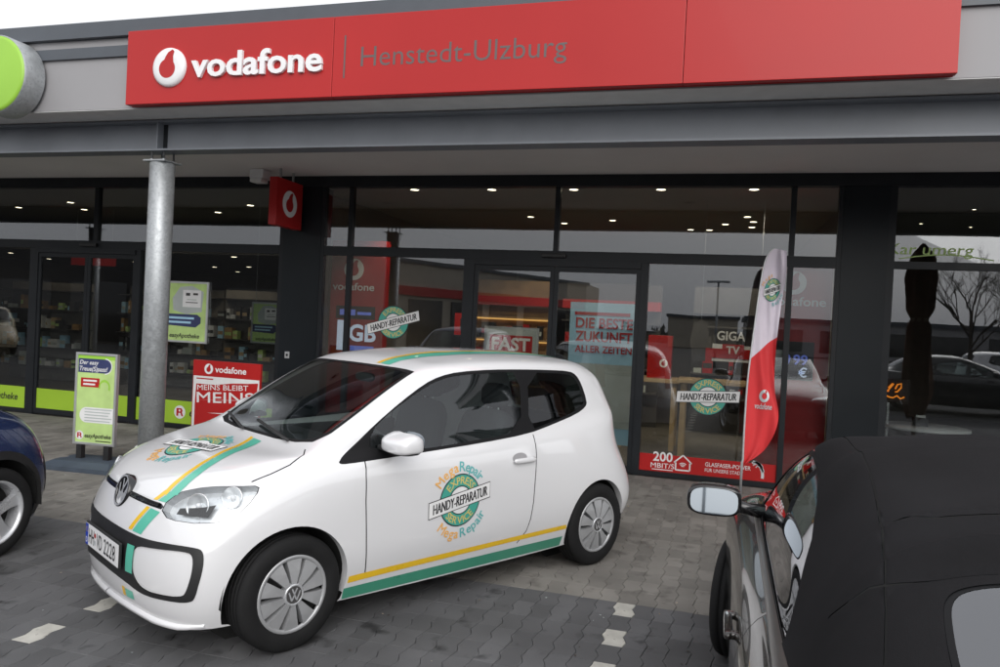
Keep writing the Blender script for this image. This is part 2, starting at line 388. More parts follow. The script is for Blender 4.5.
def stone_mesh(name, m, seed):
    rr = random.Random(seed); g = .0008; bv = .0018
    out = []
    w, l = PW/2, PL/2
    lf = [(-w+dx, -l+t*PL) for t, dx in SIDE]; rt = [(w+dx, -l+t*PL) for t, dx in SIDE]
    poly = [(-w+SIDE[0][1], -l)]+[(w, -l)]+rt[1:]+[(w, l)]+[(-w, l)]+lf[1:][::-1]
    def ins(p, k):
        n = len(p); q = []
        for i in range(n):
            a, b, c = Vector(p[i-1]), Vector(p[i]), Vector(p[(i+1) % n])
            e1 = (b-a).normalized(); e2 = (c-b).normalized(); n1 = Vector((-e1.y, e1.x)); n2 = Vector((-e2.y, e2.x))
            h = (n1+n2); h = h/max(.3, h.length_squared)*2 if h.length > 1e-6 else n1
            q.append(b+h*k)
        return q
    lo = ins(poly, g); hi = ins(poly, g+bv); n = len(poly)
    tilt = (rr.uniform(-.006, .006), rr.uniform(-.006, .006)); dz = rr.uniform(-.0015, .0012)
    V = [(p.x, p.y, -.014) for p in lo]+[(p.x, p.y, -.0035+dz) for p in lo]+[(p.x, p.y, dz+p.x*tilt[0]+p.y*tilt[1]) for p in hi]
    F = [(i, (i+1) % n, n+(i+1) % n, n+i) for i in range(n)]+[(n+i, n+(i+1) % n, 2*n+(i+1) % n, 2*n+i) for i in range(n)]+[tuple(range(2*n, 3*n))]
    return V, F
def stone_obj_mesh(key, m, seed):
    mb = MB(); V, F = stone_mesh(key, m, seed); mb.add(V, F, m)
    me = bpy.data.meshes.new(key); me.from_pydata(mb.v, [], mb.f); me.materials.append(M[m]); return me
VAR = [stone_mesh('s', None, i) for i in range(6)]
MES = {m: [stone_obj_mesh('paving_stone', m, i) for i in range(6)] for m in ('paver_light', 'paver_dark', 'paver_white')}
def scr(p):
    d = np.asarray(p, float)-CAM; z = d @ _f
    return (500+FPX*(d @ _r)/z, 333.5-FPX*(d @ _u)/z, z)
def under_car(x, y):
    # footprints of the three parked cars: stones there are hardly seen
    dx, dy = x+1.49, y+3.258; fx, fy = -.5002, -.8659
    a = dx*fx+dy*fy; b = -dx*fy+dy*fx
    if -.5 < a < 2.9 and -.8 < b < .62: return True
    if .25 < x < 1.8 and -8.3 < y < -4.2: return True
    return False
WHITE = {(round((-.52-PX0)/PW), k) for k in range(0, 40, 2)} | {(round((-3.365-PX0)/PW), k) for k in range(1, 40, 2)}
cands = []
nx = int((PX1-PX0)/PW)
for i in range(nx):
    x = PX0+PW*(i+.5)
    for j in range(int(-EDGE/PL)):                      # pale walkway
        cands.append((x, EDGE+PL*(j+.5), 'paver_light', i, j))
    for j in range(int((EDGE-PY0)/PL)):                 # dark bays
        m = 'paver_dark'
        if (i, j) in WHITE: m = 'paver_white'
        cands.append((x, EDGE-PL*(j+.5), m, i, j))
vis, rest = [], []
for c in cands:
    u, v, z = scr((c[0], c[1], 0))
    ok = z > .3 and -20 < u < 1020 and v < 690 and not under_car(c[0], c[1])
    if not ok and c[2] == 'paver_white' and z > .3: ok = -20 < u < 1020 and v < 690
    (vis if ok else rest).append((z - (99 if c[2] == 'paver_white' and ok else 0), c))
vis.sort(key=lambda t: t[0])
nl = [t for t in vis if t[1][2] == 'paver_light']; nd = [t for t in vis if t[1][2] != 'paver_light']
single = nl[:300]+nd[:300]; rest += nl[300:]+nd[300:]
for k, (z, (x, y, m, i, j)) in enumerate(single):
    o = bpy.data.objects.new('paving_stone', MES[m][(i*7+j*3+i*j) % 6]); link(o, walk if m == 'paver_light' else park)
    o.location = (x, y, 0)
    if m == 'paver_white': o['label'] = 'white marking stone set into the dark paving'
for par, ms in ((walk, ('paver_light',)), (park, ('paver_dark', 'paver_white'))):
    V, F, MI = [], [], []
    b = 0; n = len(VAR[0][0])
    for z, (x, y, m, i, j) in rest:
        if m not in ms: continue
        Vv, Ff = VAR[(i*7+j*3+i*j) % 6]
        V += [(p[0]+x, p[1]+y, p[2]) for p in Vv]; F += [tuple(q+b for q in f) for f in Ff]; MI += [ms.index(m)]*len(Ff); b += n
    me = bpy.data.meshes.new('paving_stones'); me.from_pydata(V, [], F)
    for m in ms: me.materials.append(M[m])
    me.polygons.foreach_set('material_index', MI)
    o = bpy.data.objects.new('paving_stones', me); link(o, par); o['kind'] = 'stuff'
mb = MB()
mb.add([(0, 0, 0), (.05, .004, .001), (.052, .02, .003), (.015, .024, .004), (.012, .04, .002), (-.012, .036, .001)], [(0, 1, 2, 3), (0, 3, 4, 5)], 'white_matt')
o = mb.build('paper_scrap', loc=(-2.62, -5.62, .004)); o.rotation_euler = (0, 0, .4)
tag(o, 'small white paper scrap lying on the dark paving', 'litter')
# dry leaf bits and grit blown into the joints
mb = MB(); rr = random.Random(21)
for k in range(420):
    x, y = rr.uniform(-7.5, 1.2), rr.uniform(-8.2, -.25); u, v, z = scr((x, y, 0)); s_ = rr.uniform(.004, .011)
    if not (z > .5 and -30 < u < 1030): continue
    a = rr.uniform(0, 6.28); P = [(x+s_*math.cos(a+b)*rr.uniform(.6, 1.3), y+s_*math.sin(a+b)*rr.uniform(.6, 1.3), .003+rr.uniform(0, .004)) for b in (0, 1.5, 3.0, 4.6)]
    mb.add(P, [(0, 1, 2, 3)], rr.choice(['wood', 'bark', 'bark', 'tan_cloth', 'poster_grey', 'bark']))
tag(mb.build('leaf_litter'), 'tiny leaf bits and grit scattered over the paving', None, None, 'stuff')
# ------------------------------------------------------------------ the shop row
bld = thing('shop_building', 'long low shop building with grey fascia, deep canopy and steel beam', 'building', (0, 0, 0))
BX0, BX1, BY1 = -18.0, 9.0, 11.0
FY = -3.25
B('fascia_wall', bld, 'grey_cladding', (BX0, BX1, FY, FY+.12, 3.53, 4.19))
B('fascia_trim', bld, 'cap_metal', (BX0, BX1, FY-.03, FY-.002, 4.01, 4.11))
cap = B('parapet_cap', bld, 'cap_metal', (BX0, BX1, FY-.055, FY+.30, 4.192, 4.335))
B('fascia_back', bld, 'grey_cladding', (BX0, BX1, FY+.122, -.2, 3.62, 4.18))
B('canopy_soffit', bld, 'soffit', (BX0, BX1, FY+.122, -.05, 3.53, 3.60))
B('fascia_underside', bld, 'soffit_trim', (BX0, BX1, FY+.004, FY+.32, 3.522, 3.529))
B('roof', bld, 'cap_metal', (BX0, BX1, -.198, BY1, 3.95, 4.1))
# steel beam: two flanges, web and stiffeners
mb = MB(); by = -2.78
mb.box(BX0, BX1, by-.10, by+.10, 3.225, 3.243, 'beam_paint'); mb.box(BX0, BX1, by-.10, by+.10, 3.502, 3.5205, 'beam_paint'); mb.box(BX0, BX1, by-.008, by+.008, 3.243, 3.502, 'beam_paint')
beam = mb.build('steel_beam', bld)
CX = -5.41
for x in (CX, CX-6.2, CX+9.4):
    mb = MB(); mb.box(x-.007, x+.007, by-.095, by-.008, 3.2435, 3.5015, 'beam_paint'); mb.box(x-.055, x+.055, by-.012, by-.0085, 3.25, 3.495, 'frame_dark'); mb.build('stiffener', beam)
for x in (CX, CX-6.2, CX+9.4):
    mb = MB(); mb.lathe([(.0, 0), (.118, 0), (.118, 3.115), (.112, 3.12), (0, 3.12)], 'galvanised', n=40, origin=(x, by, 0))
    c = mb.build('column', bld)
    mb = MB(); mb.box(x-.125, x+.125, by-.125, by+.125, 3.121, 3.135, 'galvanised'); mb.build('head_plate', c)
    for sx in (-1, 1):
        for sy in (-1, 1):
            mb = MB(); mb.lathe([(0, 3.1355), (.016, 3.1355), (.016, 3.155), (.009, 3.155), (.009, 3.2245), (0, 3.2245)], 'steel', n=10, origin=(x+sx*.07, by+sy*.07, 0)); mb.build('bolt', c)
    mb = MB(); mb.box(x-.17, x+.17, by-.17, by+.17, .001, .02, 'galvanised'); mb.build('base_plate', c)
# recessed canopy downlights
for (x, y) in ((-5.25, -2.10), (-.55, -1.95), (3.6, -2.0), (-9.6, -2.1)):
    mb = MB(); mb.lathe([(.055, 3.5295), (.095, 3.5285), (.095, 3.5225), (.05, 3.519), (.045, 3.5285)], 'steel', n=24, origin=(x, y, 0)); mb.lathe([(0, 3.5235), (.046, 3.5235)], 'interior_dark', n=24, origin=(x, y, 0)); mb.build('downlight', bld)
# dark header over the glass, pillars and inner walls
B('header', bld, 'frame_dark', (BX0, BX1, -.048, .10, 3.39, 3.529))
for x0, x1 in ((-5.74, -5.18), (1.20, 1.66)):
    p = B('pillar', bld, 'pillar_dark', (x0, x1, -.035, .25, 0, 3.3895))
B('partition', bld, 'interior_wall', (-5.6, -5.4, .252, BY1-.2, 0, 3.39)); B('partition', bld, 'interior_wall', (1.35, 1.55, .252, BY1-.2, 0, 3.39))
B('interior_floor', bld, 'interior_floor', (BX0+.2, BX1-.2, .102, BY1-.2, -.03, .004))
B('interior_ceiling', bld, 'interior_ceiling', (BX0+.2, BX1-.2, .102, BY1-.2, 3.40, 3.46))
B('rear_wall', bld, 'interior_wall', (BX0, BX1, BY1-.2, BY1, 0, 3.94))
B('side_wall', bld, 'grey_cladding', (BX0, BX0+.2, 0.1, BY1-.2, 0, 3.94)); B('side_wall', bld, 'grey_cladding', (BX1-.2, BX1, 0.1, BY1-.2, 0, 3.94))
B('front_wall', bld, 'grey_cladding', (BX0, -12.6005, -.02, .099, 0, 3.3895)); B('front_wall', bld, 'grey_cladding', (8.8005, BX1, -.02, .099, 0, 3.3895))
B('suspended_ceiling', bld, 'interior_dark', (-17.7, -5.65, 3.4, BY1-.25, 2.745, 2.775))
# door contact switch on the pillar
mb = MB(); mb.box(-5.635, -5.565, -.050, -.0355, 1.09, 1.18, 'alu_frame', .004); mb.ring(-5.6, 1.135, 0, .018, facade(-.0505), .0005, 'black_print', 16, 1); mb.build('door_contact', bld)

# ---- shop fronts
def shopfront(name, label, verts, panes, rails, pane_m='shop_glass'):
    t = thing('storefront', label, 'shop front')
    for v in verts: B('mullion', t, 'frame_dark', v)
    for v in rails: B('rail', t, 'frame_dark', v)
    for (x0, x1, z0, z1) in panes: B('pane', t, pane_m, (x0-.004, x1+.004, .006, .014, z0-.004, z1+.004))
    return t
FD = (-.030, .045)
def vert(x0, x1, z0, z1, y0=FD[0], y1=FD[1]): return (x0, x1, y0, y1, z0, z1)
phone = shopfront('shop_front', 'dark framed glass front of the phone shop with sliding doors', 
    [vert(-5.179, -5.13, 0, 3.389), vert(-4.79, -4.73, 0, 3.389), vert(-2.03, -1.97, 2.611, 3.389), vert(-3.16, -3.02, 0, 2.489), vert(-.96, -.87, 0, 2.489), vert(.655, .715, 0, 2.489), vert(.655, .715, 2.611, 3.389), vert(1.15, 1.199, 0, 3.389)],
    [(-5.13, -4.79, .06, 2.49), (-4.73, -3.16, .06, 2.49), (-.87, .655, .06, 2.49), (.715, 1.15, .06, 2.49), (-5.13, -4.79, 2.61, 3.389), (-4.73, -2.03, 2.61, 3.389), (-1.97, .655, 2.61, 3.389), (.715, 1.15, 2.61, 3.389)],
    [(-5.129, -4.791, -.028, .043, 2.49, 2.61), (-4.729, 1.149, -.034, .043, 2.49, 2.61), (-5.129, -4.791, -.028, .043, .005, .06), (-4.729, -3.161, -.028, .043, .005, .06), (-.869, .654, -.028, .043, .005, .06), (.716, 1.149, -.028, .043, .005, .06)])
for x0, x1 in ((-3.018, -2.0), (-1.996, -.962)):
    mb = MB(); fr = .05
    mb.box(x0, x0+fr, -.02, .02, .012, 2.42, 'frame_dark'); mb.box(x1-fr, x1, -.02, .02, .012, 2.42, 'frame_dark'); mb.box(x0+fr, x1-fr, -.02, .02, 2.36, 2.42, 'frame_dark'); mb.box(x0+fr, x1-fr, -.02, .02, .012, .09, 'frame_dark')
    dr = mb.build('sliding_door', phone); B('pane', dr, 'shop_glass', (x0+fr-.003, x1-fr+.003, -.004, .004, .087, 2.363))
B('door_gear_cover', phone, 'frame_dark', (-3.018, -.962, -.045, .05, 2.422, 2.4885))
mb = MB(); mb.box(-2.16, -1.86, -.085, -.0345, 2.525, 2.575, 'plastic_black', .012); mb.build('door_sensor', phone)

pharm = shopfront('shop_front', 'dark framed glass front of the pharmacy with green band along the bottom',
    [vert(-10.05, -9.9, 0, 2.489), vert(-8.90, -8.83, 2.611, 3.389), vert(-8.13, -8.05, 0, 2.489), vert(-5.80, -5.741, 0, 3.389), vert(-12.6, -12.5, 0, 3.389)],
    [(-12.5, -10.05, .06, 2.49), (-8.05, -5.80, .06, 2.49), (-12.5, -8.90, 2.61, 3.389), (-8.83, -5.80, 2.61, 3.389)],
    [(-12.499, -5.801, -.034, .043, 2.49, 2.61), (-12.499, -10.051, -.028, .043, .005, .06), (-8.049, -5.801, -.028, .043, .005, .06)])
for x0, x1 in ((-9.898, -8.99), (-8.985, -8.132)):
    mb = MB(); fr = .05
    mb.box(x0, x0+fr, -.02, .02, .012, 2.42, 'frame_dark'); mb.box(x1-fr, x1, -.02, .02, .012, 2.42, 'frame_dark'); mb.box(x0+fr, x1-fr, -.02, .02, 2.36, 2.42, 'frame_dark'); mb.box(x0+fr, x1-fr, -.02, .02, .012, .09, 'frame_dark')
    dr = mb.build('sliding_door', pharm); B('pane', dr, 'shop_glass', (x0+fr-.003, x1-fr+.003, -.004, .004, .087, 2.363))
    mb = MB(); mb.box(x0+fr, x1-fr, -.0075, -.0045, .091, .385, 'green_band'); mb.build('green_band', dr)
B('door_gear_cover', pharm, 'frame_dark', (-9.898, -8.132, -.045, .05, 2.422, 2.4885))
mb = MB(); mb.box(-9.1, -8.8, -.085, -.0345, 2.52, 2.575, 'plastic_black', .012); mb.build('door_sensor', pharm)
def pharm_mark(mb, cx, cz, s, mp, d):
    P = [(-.5, -.5), (-.2, -.5), (-.2, -.12), (.12, -.12), (.28, -.5), (.55, -.5), (.35, -.02), (.45, .22), (.25, .5), (-.5, .5)]
    mb.ring(cx, cz, 0, s*.85, mp, d-.0004, 'white_matt', 24, 1); mb.flat([(cx+a*s, cz+b*s) for a, b in P], mp, d+.0004, 'red_gloss'); mb.ring(cx-.02*s, cz+.2*s, 0, s*.14, mp, d+.0008, 'white_matt', 12, 1)
for x0, x1, tx in ((-12.496, -10.054, -11.20), (-8.046, -5.804, -7.30)):
    mb = MB(); mb.box(x0, x1, .0025, .0055, .064, .385, 'green_band'); mp = facade(.0025)
    pharm_mark(mb, tx, .225, .11, mp, .001); mb.text('easyApotheke', tx+.16, .18, .10, mp, .001, 'black_print', .02, .15, 'l'); mb.build('green_band', pharm)

cafe = shopfront('shop_front', 'dark framed cafe window right of the dark pillar', 
    [vert(1.661, 1.73, 0, 3.389), vert(4.6, 4.66, 0, 3.389), vert(8.7, 8.8, 0, 3.389)],
    [(1.73, 4.6, .06, 2.50), (1.73, 4.6, 2.58, 3.389), (4.66, 8.7, .06, 2.50), (4.66, 8.7, 2.58, 3.389)],
    [(1.731, 4.599, -.032, .043, 2.50, 2.58), (4.661, 8.699, -.032, .043, 2.50, 2.58), (1.731, 4.599, -.028, .043, .005, .06), (4.661, 8.699, -.028, .043, .005, .06)])
mb = MB(); mp = facade(.0055)
mb.text('Kar umerg', 2.08, 2.66, .115, mp, .001, 'green_light', .01, .1, 'c', width=.82); 
P = [(1.78+.9*i/16, 2.605+.05*math.sin(math.pi*i/16)) for i in range(17)]
mb.add([mp(a, b, .001) for a, b in P]+[mp(a, b+.012, .001) for a, b in P], [(i, i+1, i+18, i+17) for i in range(16)], 'green_light'); mb.build('window_lettering', cafe)

# ---- stickers on the phone shop's glass
mp = facade(.0055)
mb = MB(); emblem(mb, mp, -4.10, 1.645, .215, .28, bw=1.72); o = mb.build('sticker', phone); tag(o, 'round repair service sticker left of the sliding doors')
mb = MB(); emblem(mb, mp, -.13, .975, .215, .06, bw=1.62); o = mb.build('sticker', phone); tag(o, 'round repair service sticker right of the sliding doors')
mb = MB(); mb.box(-.868, .653, .002, .0055, .045+.018, .262, 'red_gloss'); m2 = facade(.002)
mb.text('200', -.60, .185, .105, m2, .001, 'white_matt', .02, 0, 'c'); mb.text('MBIT/S', -.60, .105, .056, m2, .001, 'white_matt', .008, 0, 'c', width=.27); mb.quadgrid(-.72, .08, -.48, .09, m2, .001, 'white_matt', 1, 1)
for P in ([(-.45, .10), (-.45, .185), (-.47, .185), (-.37, .275), (-.27, .185), (-.29, .185), (-.29, .10)],):
    Q = P+[P[0]]
    for (a, b), (c, d) in zip(Q[:-1], Q[1:]):
        L = math.hypot(c-a, d-b); nx_, ny_ = -(d-b)/L*.008, (c-a)/L*.008
        mb.flat([(a-nx_, b-ny_), (c-nx_, d-ny_), (c+nx_, d+ny_), (a+nx_, b+ny_)], m2, .001, 'white_matt')
for r in (.018, .036, .054): mb.ring(-.37, .125, r, r+.010, m2, .0012, 'white_matt', 10, 1, R(50), R(130))
mb.text('GLASFASER-POWER', -.12, .175, .046, m2, .001, 'white_matt', .01, 0, 'l', width=.50); mb.text('FÜR UNSERE STADT', -.12, .112, .040, m2, .001, 'white_matt', 0, 0, 'l', width=.42)
for k in range(7):
    g = R(150-22*k); mb.ring(.52-.03*k, .20-.012*k, .035+.02*k, .042+.024*k, m2, .0011, 'silver_print', 10, 1, g-.5, g+.5)
o = mb.build('red_banner', phone); tag(o, 'red adhesive banner with white lettering along the window bottom')
# ------------------------------------------------------------------ signs on the building
sign = thing('shop_sign', 'long red shop sign with white lettering along the fascia', 'sign', (0, 0, 3.53))
SZ0, SZ1 = 0.0, .672
for x0, x1 in ((-5.36, -3.262), (-3.258, -.382), (-.378, 1.42)):
    mb = MB(); mb.box(x0, x1, -3.355, -3.285, SZ0+.003, SZ1, 'red_gloss', .004); mb.build('panel', sign)
B('sign_back', sign, 'red_dark', (-5.35, 1.41, -3.284, -3.2815, SZ0-.002, SZ1-.02))
mp = lambda a, b, d=0: (a, -3.3555-d, b-3.53)
mb = MB()
for i in range(36):   # domed white disc
    pass
mb.lathe([(.175, -3.3555), (.172, -3.375), (.150, -3.388), (.11, -3.392)], 'white_gloss', 'y', 44, (-4.885, 0, .318)); mb.ring(-4.885, 3.848, 0, .112, mp, .0365, 'white_gloss', 36, 2)
P = []
o = mb.build('logo_disc', sign)
mb = MB(); dl = MB(); drop_logo(dl, mp, -4.885, 3.848, .17, .0372, 'white_gloss', 'red_gloss')
k = dl.mats.index('red_gloss'); keep = [f for f, m_ in zip(dl.f, dl.m) if m_ == k]
mb.add(dl.v, keep, 'red_gloss'); mb.build('logo_drop', sign)
mb = MB(); mb.text('vodafone', -4.645, 3.752, .205, mp, .028, 'white_gloss', .022, 0, 'l', width=1.30, thick=.028); mb.build('lettering', sign)
mb = MB(); mb.box(-3.157, -3.143, -3.3575, -3.3558, .155, .51, 'grey_letter'); mb.build('divider', sign)
mb = MB(); mb.text('Henstedt-Ulzburg', -3.00, 3.775, .165, mp, .001, 'grey_letter', -.004, 0, 'l', width=1.74); mb.build('town_lettering', sign)

gd = thing('round_sign', 'round lime green light box sign with grey rim on the fascia', 'sign', (-6.745, -3.285, 3.825))
mb = MB(); mb.lathe([(.372, 0), (.372, -.205), (.362, -.218)], 'galvanised', 'y', 56); mb.lathe([(0, -.001), (.371, -.001)], 'galvanised', 'y', 56); mb.build('rim', gd)
mb = MB(); mb.lathe([(.3615, -.212), (.356, -.226), (.33, -.231), (0, -.232)], 'green_gloss', 'y', 56); mb.build('face', gd)

fs = thing('projecting_sign', 'small square red sign hanging under the canopy beside the dark pillar', 'sign', (-5.50, 0, 2.80))
mb = MB(); mb.box(-.055, .055, -.70, -.09, 0, .60, 'red_gloss', .006); mb.build('box', fs)
mps = lambda a, b, d=0: (.0555+d, -.395+a, .30+b)
mb = MB(); drop_logo(mb, mps, 0, 0, .17, .0015, 'white_gloss', 'red_gloss'); mb.build('logo', fs)
mps2 = lambda a, b, d=0: (-.0555-d, -.395-a, .30+b)
mb = MB(); drop_logo(mb, mps2, 0, 0, .17, .0015, 'white_gloss', 'red_gloss'); mb.build('logo', fs)
B('bracket', fs, 'frame_dark', (-.02, .02, -.089, -.036, .1, .5)); 
for y in (-.55, -.25): B('hanger', fs, 'steel', (-.012, .012, y-.012, y+.012, .6005, .7295))
ob = thing('security_lamp', 'small white wedge lamp under the canopy left of the projecting sign', 'lamp', (-5.86, -.45, 3.36))
mb = MB(); mb.box(-.10, .10, -.10, .10, .05, .1695, 'white_matt', .015); mb.build('housing', ob); mb = MB(); mb.box(-.085, .085, -.11, .05, 0, .0495, 'white_matt', .012); mb.build('lens', ob)

# ------------------------------------------------------------------ pharmacy pavement sign
bd = thing('pavement_sign', 'green pharmacy pavement sign in aluminium frame on dark blue base', 'sign', (-6.21, -2.66, 0), R(5))
mb = MB()
V = [(-.40, -.30), (.40, -.30), (.42, -.10), (.36, 0), (.42, .10), (.40, .30), (-.40, .30), (-.42, .10), (-.36, 0), (-.42, -.10)]
top = [(a*.82, b*.62) for a, b in V]; n = len(V)
mb.add([(a, b, .001) for a, b in V]+[(a, b, .045) for a, b in V]+[(a, b, .085) for a, b in top], [(i, (i+1) % n, n+(i+1) % n, n+i) for i in range(n)]+[(n+i, n+(i+1) % n, 2*n+(i+1) % n, 2*n+i) for i in range(n)]+[tuple(range(2*n, 3*n))], 'board_base'); mb.build('base', bd)
for sx in (-.16, .16):
    B('post', bd, 'plastic_black', (sx-.03, sx+.03, -.03, .03, .086, .228))
mb = MB(); W, z0, z1, f = .245, .23, 1.185, .025
for b in ((-W, -W+f, z0, z1), (W-f, W, z0, z1), (-W+f, W-f, z0, z0+f), (-W+f, W-f, z1-f, z1)): mb.box(b[0], b[1], -.022, .022, b[2], b[3], 'alu_frame', .003)
mb.build('frame', bd)
mb = MB(); mb.box(-W+f, W-f, -.012, .012, z0+f, z1-f, 'green_light'); mp = lambda a, b, d=0: (a, -.0125-d, b)
mb.quadgrid(-W+f, z1-f-.04, W-f, z1-f, mp, .0008, 'green_gloss', 1, 1)
mb.quadgrid(-.215, 1.0-.02, .10, 1.125, mp, .001, 'navy', 1, 1); mb.ring(.10, 1.052, 0, .0725, mp, .001, 'navy', 20, 1, -math.pi/2, math.pi/2)
mb.ring(.10, 1.052, .0725, .083, mp, .0012, 'white_matt', 20, 1, -math.pi/2, math.pi/2)
mb.text('Der easy', -.20, 1.065, .042, mp, .002, 'white_matt', .012, .2, 'l'); mb.text('Treue(S)pass!', -.20, .998, .046, mp, .002, 'white_matt', .012, .2, 'l', width=.33)
mb.quadgrid(-.18, .83, .04, .925, mp, .001, 'red_gloss', 1, 1); mb.quadgrid(-.15, .888, .01, .906, mp, .002, 'white_matt', 1, 1); mb.quadgrid(-.15, .85, -.01, .868, mp, .002, 'white_matt', 1, 1)
mb.ring(.10, .83, 0, .085, mp, .001, 'green_gloss', 24, 2, sx=.8); mb.ring(.09, .76, 0, .07, mp, .0013, 'green_light', 24, 2, sx=1.3); mb.ring(.10, .84, 0, .05, mp, .0016, 'green_light', 20, 1)
mb.quadgrid(-.10, .46, .215, .62, mp, .001, 'white_matt', 1, 1); mb.ring(-.10, .54, 0, .08, mp, .001, 'white_matt', 20, 1, math.pi/2, 3*math.pi/2)
for k in range(5): mb.quadgrid(-.12, .595-.03*k, .20-.02*(k % 3), .606-.03*k, mp, .0016, 'poster_grey', 1, 1)
pharm_mark(mb, -.17, .325, .055, mp, .0015); mb.text('easyApotheke', -.11, .305, .042, mp, .0015, 'black_print', .02, .15, 'l', width=.31); mb.quadgrid(.02, .268, .20, .278, mp, .0012, 'black_print', 1, 1)
mb.build('poster', bd)
# ------------------------------------------------------------------ phone shop pavement sign
vb = thing('pavement_sign', 'red and white phone shop pavement sign behind the white car', 'sign', (-5.62, -1.30, 0), R(-2))
mb = MB(); mb.box(-.47, .47, -.22, .22, .001, .07, 'board_base', .02); mb.build('base', vb)
for sx in (-.3, .3): B('post', vb, 'plastic_black', (sx-.03, sx+.03, -.02, .02, .071, .18))
W = .475; mb = MB(); mb.box(-W, W, -.018, .018, .18, 1.085, 'red_gloss', .003); mb.build('board', vb)
mb = MB(); mp = lambda a, b, d=0: (a, -.0185-d, b)
mb.quadgrid(-W+.01, .20, W-.01, .895, mp, .001, 'white_matt', 1, 1)
drop_logo(mb, mp, -.25, .985, .062, .001, 'white_gloss', 'red_gloss'); mb.text('vodafone', -.16, .952, .072, mp, .001, 'white_gloss', .02, 0, 'l', width=.44)
mb.quadgrid(-.42, .857, -.18, .872, mp, .002, 'red_gloss', 1, 1)
P = [(-.43, .60), (.43, .66), (.45, .86), (.30, .845), (.1, .835), (-.15, .80), (-.42, .80)]; mb.flat(P, mp, .0015, 'red_gloss')
mb.text('MEINS BLEIBT', -.40, .725, .062, mp, .0022, 'white_matt', .008, 0, 'l', R(3), width=.72); 
P = [(-.43, .45), (.45, .50), (.45, .655), (-.43, .60)]; mb.flat(P, mp, .0018, 'red_gloss'); mb.text('MEINS', -.40, .575, .125, mp, .0026, 'white_matt', .012, 0, 'l', R(3), width=.80)
mb.quadgrid(-.43, .28, .40, .46, mp, .0012, 'red_gloss', 1, 1); mb.build('poster', vb)

# ------------------------------------------------------------------ feather flag
fl = thing('feather_flag', 'tall red and white feather flag standing before the shop window', 'flag', (.245, -1.2, 0))
LE = [(.015, .44), (.012, .8), (.02, 1.26), (.05, 1.7), (.085, 2.15), (.115, 2.40), (.15, 2.51), (.20, 2.565)]
RE = [(.03, .435), (.21, .60), (.315, .90), (.27, 1.22), (.26, 1.6), (.285, 2.0), (.31, 2.3), (.305, 2.54)]
def lerpc(P, t):
    t = t*(len(P)-1); i = min(int(t), len(P)-2); f = t-i
    g = lambda k: np.array(P[max(0, min(len(P)-1, k))])
    p0, p1, p2, p3 = g(i-1), g(i), g(i+1), g(i+2)
    return .5*((2*p1)+(-p0+p2)*f+(2*p0-5*p1+4*p2-p3)*f*f+(-p0+3*p1-3*p2+p3)*f**3)
def flagpt(s, t, d=0):
    a, b = lerpc(LE, t), lerpc(RE, t); q = a+(b-a)*s
    z = q[1]; amp = (.015+.05*(1-t))*s
    y = amp*math.sin(9*t+3.2*s)+.028*s*math.sin(21*t+1.5+4*s)+.05*s*s*math.sin(5*t)+.016*math.sin(13*s+17*t)*s
    return (q[0], y-d, z)
NS, NT = 22, 110
bound = lambda s: .357+.25*s
mb = MB()
for m_, t0, t1, n_ in (('red_fabric', lambda s: 0.0, bound, 48), ('white_fabric', bound, lambda s: 1.0, 62)):
    V = [flagpt(i/NS, t0(i/NS)+(t1(i/NS)-t0(i/NS))*j/n_) for j in range(n_+1) for i in range(NS+1)]
    mb.add(V, [(j*(NS+1)+i, j*(NS+1)+i+1, (j+1)*(NS+1)+i+1, (j+1)*(NS+1)+i) for j in range(n_) for i in range(NS)], m_, True)
mb.build('cloth', fl)
def flagmap(a, b, d=0):      # a across (0..1), b height
    lo, hi = 0.0, 1.0
    for _ in range(24):
        mid = (lo+hi)/2
        if lerpc(LE, mid)[1]*(1-a)+lerpc(RE, mid)[1]*a < b: lo = mid
        else: hi = mid
    return flagpt(min(max(a, 0), 1), (lo+hi)/2, d+.006)
fm = lambda cx, cz, w: (lambda a, b, d=0: flagmap(cx+a/w, cz+b, d))
mb = MB(); g = fm(.50, 2.16, .34); emblem(mb, g, 0, 0, .115, .25, bw=1.02, dd=.0012)
for mid, ins in ((math.pi*.75, False), (-math.pi*.25, True)): mb.arctext('Mega' if not ins else 'Repair', 0, 0, .15, .04, g, .002, 'orange_print' if not ins else 'teal_text', mid, 1.2, .01, ins)
mb.build('badge', fl)
mb = MB(); g = fm(.52, 1.12, .40); 
mb.ring(0, 0, .032, .062, g, .002, 'silver_print', 30, 2); mb.ring(.02, .042, 0, .014, g, .0025, 'red_fabric', 10, 1); mb.text('vodafone', 0, -.13, .055, g, .002, 'silver_print', .015, 0, 'c', width=.20); mb.build('logo', fl)
mb = MB(); PP = [(0, 0, .02), (0, 0, .45)]+[(lerpc(LE, t)[0]-.008, 0, lerpc(LE, t)[1]) for t in np.linspace(.02, 1, 30)]
mb.tube(PP, [.013]*2+[.012-.007*t for t in np.linspace(0, 1, 30)], 'alu_frame', 8); mb.build('pole', fl)
mb = MB(); mb.box(-.22, .22, -.22, .22, .001, .018, 'plastic_black', .004); mb.lathe([(.0, .018), (.03, .018), (.025, .09), (0, .09)], 'steel', n=16); mb.build('base', fl)
